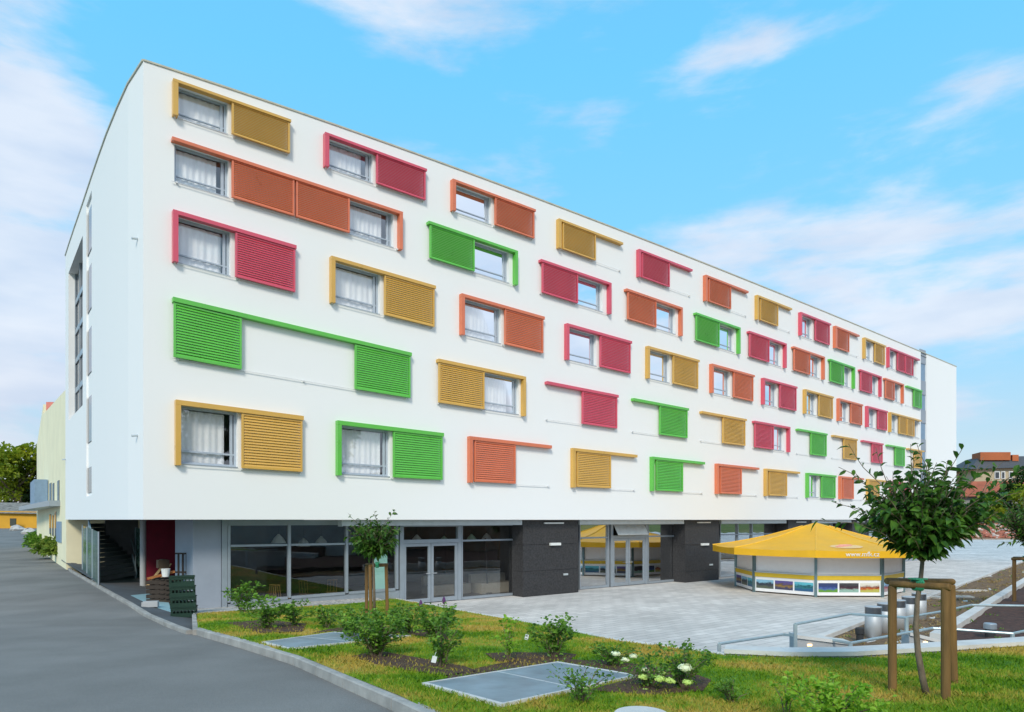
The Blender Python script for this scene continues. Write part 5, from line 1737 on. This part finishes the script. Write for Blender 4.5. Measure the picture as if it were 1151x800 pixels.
# stair cheek walls with step lights
m_steplight = M('step light', (0.9, 0.7, 0.4), 0.4, 0.02, emis=(1.0, 0.62, 0.25, 2.0))
def cheek(tl, tr, Ya, Yb_, light, label):
    a, b = at(*tl, Ya), at(*tr, Yb_)
    e = empty('stair_wall', (a[0], a[1], 0), label, 'wall')
    w = np.array([0, .22, 0])
    mb = MB(); mb.hexa([(a[0], a[1], 0), (b[0], b[1], 0), (b[0], b[1] + .22, 0), (a[0], a[1] + .22, 0)], [a, b, b + w, a + w]); mb.build('body', m_concrete, e)
    mb = MB(); o = np.array([0, -.03, 0.001]); mb.hexa([a + o, b + o, b + w - o + [0, 0, .002], a + w - o + [0, 0, .002]], [a + o + [0, 0, .05], b + o + [0, 0, .05], b + w - o + [0, 0, .052], a + w - o + [0, 0, .052]]); mb.build('coping', m_coping_w, e)
    f = (light[0] - tl[0]) / (tr[0] - tl[0]); c = at(light[0], light[1], Ya + (Yb_ - Ya) * f - .012)
    mb = MB(); mb.box(c, (.07, .012, .03)); mb.build('step_light', m_steplight, e)


cheek((894, 717), (956, 724.5), 10.3, 10.6, (910, 725), 'concrete stair cheek with a glowing step light, left one')
cheek((1022, 714), (1062, 724), 10.9, 11.1, (1040, 722), 'concrete stair cheek with a glowing step light behind the cherry trunk')
sf_ = empty('garden_stair', at(925, 730, 10.0) * [1, 1, 0], 'pale concrete steps sinking behind the retaining wall', 'steps')
for i in range(7):
    c = at(955, 732, 9.75) + np.array([-.34 * i, .02, -.1 - .15 * i])
    mb = MB(); mb.box((c[0], c[1] + .2, (c[2]) / 2), (.345, .5, max(.05, c[2]))); mb.build('step', m_coping_w, sf_)
tri = [at(956, 727, 10.5), at(1018, 731, 10.2), at(1030, 728, 11.4), at(980, 722, 11.5)]
def rail_obj(paths, posts, r, label):
    e = empty('hand_rail', posts[0][0] * np.array([1, 1, 0]), label, 'railing', 'galvanised railings by the garden stairs')
    mb = MB(); mb.tube(paths, r, 8); mb.build('top_rail', m_rail, e)
    for t, zb_ in posts:
        q = np.array([t[0], t[1], zb_]); mb = MB(); mb.box(((t[0] + q[0]) / 2, t[1], (t[2] + zb_) / 2), (r * 2.2, r * 1.5, t[2] - zb_)); mb.build('post', m_rail, e)


ra_ = [at(808.5, 723.5, 10.0), at(880, 713, 11.6), at(930, 718.5, 10.6), at(956, 722.8, 10.1)]
rail_obj(ra_ + [at(999, 715, 10.6), at(1029, 709.5, 11.0), at(1048, 706, 11.3), at(1070, 707, 11.2), at(1138, 712, 10.9), at(1180, 703, 11.4)], [(ra_[0], .4), (ra_[3], 1.15), (at(1138, 712, 10.9), 1.3)], .022, 'lower galvanised railing running along the retaining wall')
rb_ = [at(894, 701.5, 10.2), at(955, 690, 12.0), at(1019, 694, 11.2), at(1060, 687, 12.0), at(1092, 680, 12.6), at(1190, 681.5, 12.4)]
rail_obj(rb_, [(rb_[0], 1.1), (rb_[2], 1.1)], .022, 'upper galvanised railing over the sunken stair')

# ------------------------------------------------------------------ left background
def seg(t, off=0.0): return np.array([*(P0 + np.array([-N[0], -N[1]]) * t + np.array([-D[0], -D[1]]) * off), 0])
cb = empty('cream_building', seg(18), 'pale cream building with narrow slit windows behind the hotel', 'building')
def solid(mb, pts, z0, zt):
    mb.hexa([(p[0], p[1], z0) for p in pts], [(p[0], p[1], z) for p, z in zip(pts, zt)])
E = lambda v: np.array([D[0], D[1], 0]) * v
mb = MB(); o_ = .45
tlb = float(-(lb - P0) @ N) + .12
solid(mb, [seg(tlb, o_), seg(36.5, o_), seg(36.5, o_) + E(12), seg(tlb, o_) + E(12)], .5, [9.7, 10.7, 10.7, 9.7])
solid(mb, [seg(36.6, o_), seg(45, o_), seg(45, o_) + E(12), seg(36.6, o_) + E(12)], .5, [11.4, 9.2, 9.2, 11.4])
mb.build('wall', m_cream, cb)
mb = MB(); q = seg(36, .3); mb.box((q[0] + .4, q[1], 11.05), (.5, .5, .8)); mb.build('chimney', M('salmon render', (.62, .2, .16), .8), cb)
def wpx(x0, x1, y0, y1, mat, name, out=.03, o=o_):
    """a window on the cream wall from photo pixels"""
    def tt(px):
        dx = (px - CX) / F; b = P0 - D * o
        return (b[0] - dx * b[1]) / (N[0] - dx * N[1])
    ta, tb = tt(x1), tt(x0); Ym = seg((ta + tb) / 2, o)[1]
    zt, zb = CZ + (HY - y0) / F * Ym, CZ + (HY - y1) / F * Ym
    mb = MB(); w = np.array([-D[0], -D[1], 0]) * out
    a, b = seg(ta, o), seg(tb, o)
    mb.hexa([(*(a + w * .05)[:2], zb), (*(b + w * .05)[:2], zb), (*(b + w)[:2], zb), (*(a + w)[:2], zb)], [(*(a + w * .05)[:2], zt), (*(b + w * .05)[:2], zt), (*(b + w)[:2], zt), (*(a + w)[:2], zt)])
    return mb.build(name, mat, cb)
for x0, x1, y0, y1 in ((56, 58, 543, 566), (59.5, 61.2, 543, 566), (65, 67, 540, 566), (56, 57.6, 578, 600), (59, 60.5, 579, 602), (62, 63.5, 575, 605)):
    wpx(x0, x1, y0, y1, m_darkglass, 'slit_window')
wpx(64.5, 69.5, 586, 609, m_bluepan, 'door', .06)
bay = wpx(48.6, 54.5, 541, 570, m_bluepan, 'bay_window', .75)
mb = MB(); q0, q1 = seg(22, o_), seg(44, o_); w = np.array([-D[0], -D[1], 0])
zq = 3.95
mb.hexa([(*q0[:2], zq), (*q1[:2], zq), (*(q1 + w * 1.2)[:2], zq), (*(q0 + w * .5)[:2], zq)], [(*q0[:2], zq + .3), (*q1[:2], zq + .3), (*(q1 + w * 1.2)[:2], zq + .3), (*(q0 + w * .5)[:2], zq + .3)])
mb.build('canopy', m_alu, cb)
# bushes along its foot
def bush(c, r, n, leaf, mat, label, seed, group=None):
    rg = np.random.default_rng(seed); v = rg.normal(0, 1, (n, 3)); v /= np.linalg.norm(v, axis=1, keepdims=True); v[:, 2] = np.abs(v[:, 2])
    rad = rg.random(n) ** .45; lump = 1 + .18 * np.sin(v[:, 0] * 5 + seed) * np.cos(v[:, 1] * 4)
    P = np.array(c) + v * np.array(r) * (rad * lump)[:, None]
    e = empty('low_bush', c, label, 'bush', group)
    st = MB()
    for k in range(6): st.tube([np.array(c), np.array(c) + v[k] * np.array(r) * .7], .012, 5)
    st.build('stems', m_bark, e)
    L = leaf * (.6 + .8 * rg.random(n)); leaf_obj('foliage', P, v + rg.normal(0, .7, (n, 3)), L, L * .6, mat, e, .2, rg)


m_leaf_yel = M_leaf('yellow green leaf', (0.07, 0.16, 0.015), (0.30, 0.38, 0.06), 3.0)
for px, py, r, lb_, sd in ((46, 607, (.9, 1.6, .9), 'low green bush farthest along the cream building', 50), (55, 613, (1.0, 1.8, .8), 'low green bush in the middle of the cream building bed', 51), (65, 620, (1.1, 1.4, .95), 'yellow green bush beside the glass screen', 52), (74, 621, (.9, 1.2, .9), 'yellow green bush right beside the cream wall door', 53)):
    Yq = {46: 64, 55: 50, 65: 42, 74: 39}[px]
    c = at(px, py, Yq); c[2] = max(.7, c[2])
    bush(c, r, 1300, .26, m_leaf_yel if sd > 51 else m_leaf_mid, lb_, sd, 'bushes along the cream building')
rp_ = [on_road(70, 629), on_road(82, 642)]
# farmhouse
Yf = 92
def fpt(px, py): return at(px, py, Yf)
fh = empty('ochre_farmhouse', fpt(20, 593), 'low ochre farmhouse with weathered grey tile roof at the road end', 'house')
a, b = fpt(-40, 594), fpt(49, 596)
mb = MB(); mb.hexa([(a[0], Yf, 0), (b[0], Yf + 2, 0), (b[0] - 2, Yf + 9, 0), (a[0] - 2, Yf + 7, 0)], [(a[0], Yf, 4.5), (b[0], Yf + 2, 4.3), (b[0] - 2, Yf + 9, 4.3), (a[0] - 2, Yf + 7, 4.5)]); mb.build('wall', m_ochre, fh)
mb = MB(); A = (a[0] - 1, Yf - .5, 4.2); B = (b[0] + .4, Yf + 1.5, 4.0); C_ = (b[0] - 1, Yf + 5.5, 5.6); D_ = (a[0] - 1, Yf + 3.5, 5.7)
E1, E2 = (b[0] - 2, Yf + 9.5, 4.1), (a[0] - 2, Yf + 7.5, 4.2)
mb.add([A, B, C_, D_, E1, E2], [(0, 1, 2, 3), (3, 2, 4, 5), (1, 4, 2), (0, 3, 5)]); mb.build('roof', m_oldtile, fh)
for x0, x1, y0, y1 in ((11.5, 18, 582.5, 591), (42, 47, 580.5, 591)):
    p, q = at(x0, y1, Yf - .05 + (x0 > 40) * 1.7), at(x1, y0, Yf - .05 + (x0 > 40) * 1.7)
    mb = MB(); mb.box(((p[0] + q[0]) / 2, p[1], (p[2] + q[2]) / 2), (q[0] - p[0], .12, q[2] - p[2]), .03); mb.build('window', M('brown shutter', (.05, .055, .04), .6) if x0 < 20 else m_darkglass, fh)
for px, py, s, lb_, sd in ((19, 596, .8, 'pale boulder by the ochre farmhouse wall', 1), (33, 600, .75, 'smaller flat pale boulder at the road edge', 2)):
    p = on_road(px, py); rg = np.random.default_rng(sd); mb = MB()
    mb.lathe(p, [(s * .9, -.1), (s * 1.0, .15), (s * .7, .5), (s * .2, .68)], 10)
    mb.v = [(x + rg.normal(0, .07), y + rg.normal(0, .07), z + rg.normal(0, .05)) for x, y, z in mb.v]
    tag(mb.build('boulder', m_rock, loc=p), lb_, 'boulder')


def far_tree(c, h, r, n, leaf, mat, label, seed, group='background trees', zc=.62, name='broadleaf_tree'):
    rg = np.random.default_rng(seed); e = empty(name, c, label, 'tree', group); c = np.array(c, float)
    tb = MB(); tb.tube([c, c + [0.1 * r, 0, h * .3], c + [0, .1 * r, h * .6]], [.05 * h * .5, .04 * h * .5, .02 * h * .5], 8)
    for k in range(7):
        a = rg.random() * 6.28; s = c + [0, 0, h * (.25 + .05 * k)]
        tb.tube([s, s + np.array([math.cos(a) * r * .4, math.sin(a) * r * .4, h * .12]), s + np.array([math.cos(a) * r * .75, math.sin(a) * r * .75, h * .25])], [.012 * h, .008 * h, .003 * h], 6)
    tb.build('trunk', m_bark, e)
    # leaf clumps spread through the crown
    nc = 42; P = []; Dd = []
    for _ in range(nc):
        v = rg.normal(0, 1, 3); v /= np.linalg.norm(v); rr = rg.random() ** .4
        cc_ = c + [0, 0, h * zc] + v * np.array([r, r, h * (1 - zc) * .9]) * rr
        m_ = n // nc; sz = r * (.16 + .18 * rg.random())
        w = rg.normal(0, 1, (m_, 3)); w /= np.linalg.norm(w, axis=1, keepdims=True); w *= (rg.random((m_, 1)) ** .4)
        P.append(cc_ + w * sz * np.array([1.2, 1.2, .7])); Dd.append(w + rg.normal(0, .6, (m_, 3)))
    P = np.concatenate(P); Dd = np.concatenate(Dd); L = leaf * (.5 + rg.random(len(P)))
    leaf_obj('crown', P, Dd, L, L * .7, mat, e, .15, rg)


far_tree((-79, 108, 1.5), 14.0, 5.2, 4200, .55, m_leaf_far, 'yellow green tree behind the left end of the farmhouse', 61)
far_tree((-73.5, 111, 1.5), 15.2, 4.6, 4200, .55, m_leaf_far, 'tallest yellow green tree behind the farmhouse', 62)
far_tree((-85.5, 112, 1.5), 12.5, 5.0, 3000, .55, m_leaf_far, 'tree cut by the left picture edge behind the farmhouse', 63)
far_tree((-76.5, 114, 1.5), 10.0, 6.0, 3200, .6, m_leaf_fd, 'dark tree deep behind the farmhouse roof', 64)

# ------------------------------------------------------------------ right background
hl = MB(); rg = np.random.default_rng(5)
gx = np.linspace(55, 190, 70); gy = np.linspace(110, 240, 40)
zz_ = lambda x, y: max(0, 1 - abs(y - 150) / 150) * 0 + np.clip((y - 112) / 18, 0, 1) * (3.2 + 1.5 * np.clip((y - 130) / 60, 0, 1))
g_ = [(x, y, zz_(x, y) + rg.normal(0, .12) * (y > 114) - .05) for y in gy for x in gx]
hl.add(g_, [(j * 70 + i, j * 70 + i + 1, (j + 1) * 70 + i + 1, (j + 1) * 70 + i) for j in range(39) for i in range(69)])
tag(hl.build('hillside', m_rubble, smooth=True), kind='structure')
# pink brick rubble strewn over the bank
rb = MB(); rg = np.random.default_rng(15)
for _ in range(700):
    x = 68 + 26 * rg.random(); y = 113 + 14 * rg.random() ** 1.2; z = zz_(x, y); s = .25 + .5 * rg.random()
    rb.box((x, y, z + s * .1), (s * 1.5, s * .8, s * .45), rg.random() * 3, mi=int(rg.random() < .4), tilt=rg.normal(0, .3))
tag(rb.build('brick_rubble', [M('brick chunk', (.42, .15, .10), .9, .3, 1.0), M('pale chunk', (.60, .50, .45), .9, .2, 1.0)]), 'broken red brick and pale rubble strewn over the bank', 'rubble', kind='stuff')
gs_ = MB(); gs_.quad((84, 107, .02), (150, 107, .02), (150, 113, .35), (84, 113, .35)); tag(gs_.build('verge', m_field), kind='structure')
tag(kerb([(66, 107.5, 0), (150, 106.5, 0)], 'verge_edging', .3, .12, m_kerb, side=1), kind='structure')

Yb2 = 150
ap = empty('apartment_house', at(1120, 580, Yb2) * [1, 1, 0], 'large old apartment house with slate mansard and orange attic', 'house')
def bx(mb, x0, x1, y0, y1, Y, dep=10): 
    p, q = at(x0, y1, Y), at(x1, y0, Y); mb.hexa([(p[0], Y, p[2]), (q[0], Y, p[2]), (q[0] + dep * .3, Y + dep, p[2]), (p[0] + dep * .3, Y + dep, p[2])], [(p[0], Y, q[2]), (q[0], Y, q[2]), (q[0] + dep * .3, Y + dep, q[2]), (p[0] + dep * .3, Y + dep, q[2])])
mb = MB(); bx(mb, 1095, 1220, 526, 590, Yb2, 14); mb.build('wall', m_beige, ap)
mb = MB(); a, b = at(1091, 527, Yb2 - 1), at(1224, 523, Yb2 - 1); a2, b2 = at(1101, 513, Yb2 + 3), at(1216, 512, Yb2 + 3)
mb.hexa([a, b, b + [4, 17, 0], a + [4, 17, 0]], [a2, b2, b2 + [3, 9, 0], a2 + [3, 9, 0]]); mb.build('roof', m_greyroof, ap)
mb = MB(); bx(mb, 1102, 1136, 508, 517, Yb2 + 1, 5); mb.build('attic', m_orange, ap)
mb = MB(); bx(mb, 1138, 1145, 511, 518, Yb2 + 1.2, 2); mb.build('chimney', m_orange, ap)
for x0, x1 in ((1118, 1124), (1125.5, 1130), (1134, 1138.5), (1146, 1152), (1156, 1161), (1168, 1173)):
    f = MB(); bx(f, x0, x1, 529.5, 538, Yb2 - .15, .12); fo = f.build('window', m_winw, ap)
    f = MB(); bx(f, x0 + .9, x1 - .9, 530.6, 537.2, Yb2 - .2, .04); f.build('pane', m_darkglass, fo)
rh = empty('row_house', at(1115, 585, 138) * [1, 1, 0], 'grey house with a broad red tile roof before the apartment house', 'house')
mb = MB(); bx(mb, 1083, 1215, 556, 600, 138, 8); mb.build('wall', m_greyren, rh)
mb = MB(); a, b = at(1080, 558, 137), at(1220, 556, 137); a2, b2 = at(1090, 541, 142), at(1212, 539, 142)
mb.hexa([a, b, b + [2, 11, 0], a + [2, 11, 0]], [a2, b2, b2 + [0, .3, 0], a2 + [0, .3, 0]]); mb.build('roof', m_redroof, rh)
for x0, x1 in ((1096, 1100), (1110, 1115), (1128, 1136), (1145, 1150), (1160, 1166)):
    f = MB(); bx(f, x0, x1, 559.5, 568, 137.8, .12); fo = f.build('window', m_winw, rh)
    f = MB(); bx(f, x0 + .8, x1 - .8, 560.7, 567.2, 137.7, .04); f.build('pane', m_darkglass, fo)
far_tree((*at(1148, 590, 128)[:2], 3.0), 10.5, 2.6, 2200, .5, m_leaf_fd, 'dark tree beside the red roofed house at the right edge', 71, zc=.55)
far_tree((*at(1108, 592, 126)[:2], 2.6), 5.2, 3.2, 2200, .45, m_leaf_far, 'light green bushy tree above the rubble bank', 72, zc=.45)
far_tree((*at(1124, 590, 131)[:2], 3.2), 6.0, 3.0, 2000, .45, m_leaf_fd, 'mid green tree before the grey house windows', 73, zc=.5)
far_tree((*at(1165, 590, 122)[:2], 2.4), 8.0, 4.0, 2000, .5, m_leaf_far, 'tree just beyond the right picture edge', 74, zc=.5)

# terraced slope beside the viewer: what the shop glass mirrors
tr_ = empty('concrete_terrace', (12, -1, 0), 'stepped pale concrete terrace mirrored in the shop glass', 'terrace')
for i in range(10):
    mb = MB(); mb.box((12.6 + 1.1 * i, -1, (.0 + .42 * (i + 1)) / 2), (1.1 if i < 9 else 14, 22, .42 * (i + 1)), -.25); mb.build('tier', m_coping_w if i % 2 else m_soil_d, tr_)  # alternate tiers dark: light and shade bands of the mirrored steps put into colour
bk = MB(); bk.box((33.5, -1, 3.6), (20, 40, 7.2), -.25); bk.box((29.5, -1, 3.0), (12, 40, 6.0), -.25)
bk.build('earth_bank', m_rubble, tr_)
for k, (x, y) in enumerate(((27, -8), (30, 2), (34, -16), (22, -22), (38, -4))):
    far_tree((x, y, 6.5 if x > 24 else 0), 7.5, 3.0, 1500, .5, m_leaf_fd, ['dark tree mirrored from the terrace top', 'second dark tree mirrored from the terrace top', 'third dark tree behind the terrace', 'dark tree at the foot of the terrace', 'dark tree at the far back of the terrace'][k], 80 + k, group='trees behind the viewer')

# ------------------------------------------------------------------ light and sky
SUN_EL, SUN_AZ = 37.0, None
sdir = np.array([-0.12, -0.993])        # horizontal direction towards the sun
wd = bpy.data.worlds.new('World'); SC.world = wd; wd.use_nodes = True
t = NT(wd)
sky = t('ShaderNodeTexSky', sky_type='NISHITA', sun_disc=False, sun_elevation=R(SUN_EL), sun_rotation=math.atan2(sdir[0], sdir[1]), air_density=1.0, dust_density=0.6, ozone_density=1.5)
tc = t('ShaderNodeTexCoord')
sp = t('ShaderNodeSeparateXYZ', {0: (tc, 'Generated')})
grad = t.ramp((sp, 2), [(0.0, (3.5, 3.55, 4.0)), (0.10, (2.6, 3.7, 4.5)), (0.25, (1.6, 4.3, 6.1)), (0.55, (1.0, 4.1, 6.6)), (1.0, (0.8, 3.0, 5.4))])
tint = t('ShaderNodeMix', {'Factor': 0.22}, data_type='RGBA')
t.t.links.new(grad.outputs[0], tint.inputs['A']); t.t.links.new(sky.outputs[0], tint.inputs['B'])
mp = t('ShaderNodeMapping', {0: (tc, 'Generated'), 3: (1.6, 1.6, 6.0)})
nz = t('ShaderNodeTexNoise', {'Vector': (mp, 0), 'Scale': 2.3, 'Detail': 11.0, 'Roughness': 0.57, 'Distortion': 0.15})


def blob(px, py, rad, wgt, prev):
    v = np.array([(px - CX) / F, 1, (HY - py) / F]); v /= np.linalg.norm(v)
    dt = t('ShaderNodeVectorMath', {0: (tc, 'Generated'), 1: tuple(v)}, operation='DISTANCE')
    mr = t('ShaderNodeMapRange', {0: (dt, 'Value'), 1: 0.0, 2: rad, 3: wgt, 4: 0.0}, interpolation_type='SMOOTHSTEP')
    return t('ShaderNodeMath', {0: (prev, 0), 1: (mr, 0)}, operation='ADD')


acc = nz
for b_ in [(-60, 230, .36, .30), (20, 330, .30, .16), (-20, 420, .30, .12), (60, 110, .10, .10), (760, 275, .16, .12), (880, 310, .22, .17), (1000, 345, .22, .17), (1110, 365, .24, .15), (1090, 40, .16, .11), (1110, 165, .10, .09), (400, -5, .12, .19), (480, 5, .10, .12), (570, 5, .16, .17), (690, 5, .10, .10), (850, 35, .14, .14), (680, 155, .07, .13), (780, 90, .10, .06), (1030, 240, .08, .06)]:
    acc = blob(*b_, acc)
# unseen white cloud bank added behind the viewer to whiten light and reflections
db = t('ShaderNodeVectorMath', {0: (tc, 'Generated'), 1: (0.62, -0.66, 0.42)}, operation='DISTANCE')
mb_ = t('ShaderNodeMapRange', {0: (db, 'Value'), 1: 0.3, 2: 1.3, 3: 0.36, 4: 0.0}, interpolation_type='SMOOTHSTEP')
acc = t('ShaderNodeMath', {0: (acc, 0), 1: (mb_, 0)}, operation='ADD')
fac = t('ShaderNodeMapRange', {0: (acc, 0), 1: 0.57, 2: 0.84, 3: 0.0, 4: 0.74}, interpolation_type='SMOOTHSTEP')
nz2 = t('ShaderNodeTexNoise', {'Vector': (mp, 0), 'Scale': 3.2, 'Detail': 6.0})
sepz = t('ShaderNodeSeparateXYZ', {0: (tc, 'Generated')})
cc_ = t.ramp((nz2, 0), [(0.35, (3.9, 4.15, 5.0)), (0.62, (5.3, 5.2, 5.55))])
mixc = t('ShaderNodeMix', {'Factor': (fac, 0)}, data_type='RGBA')
t.t.links.new(tint.outputs['Result'], mixc.inputs['A']); t.t.links.new(cc_.outputs[0], mixc.inputs['B'])
bg = t('ShaderNodeBackground', {0: (mixc, 'Result'), 1: 0.10})
t('ShaderNodeOutputWorld', {0: (bg, 0)})

sl = bpy.data.lights.new('sun', 'SUN'); sl.energy = 1.5; sl.angle = R(14); sl.color = (1.0, 0.93, 0.80)
so = bpy.data.objects.new('sun', sl); COL.objects.link(so)
ce = math.cos(R(SUN_EL)); v = np.array([sdir[0] * ce, sdir[1] * ce, math.sin(R(SUN_EL))])
from mathutils import Vector
so.rotation_euler = Vector(tuple(v)).to_track_quat('Z', 'Y').to_euler()
so.location = (0, -30, 40)

vs = SC.view_settings
vs.view_transform = 'Standard'; vs.look = 'None'; vs.gamma = 1.0; vs.exposure = 0.82
try: vs.use_curve_mapping = False
except Exception: pass
SC.render.engine = 'CYCLES'
SC.cycles.max_bounces = 8; SC.cycles.transparent_max_bounces = 16
SC.cycles.use_denoising = True
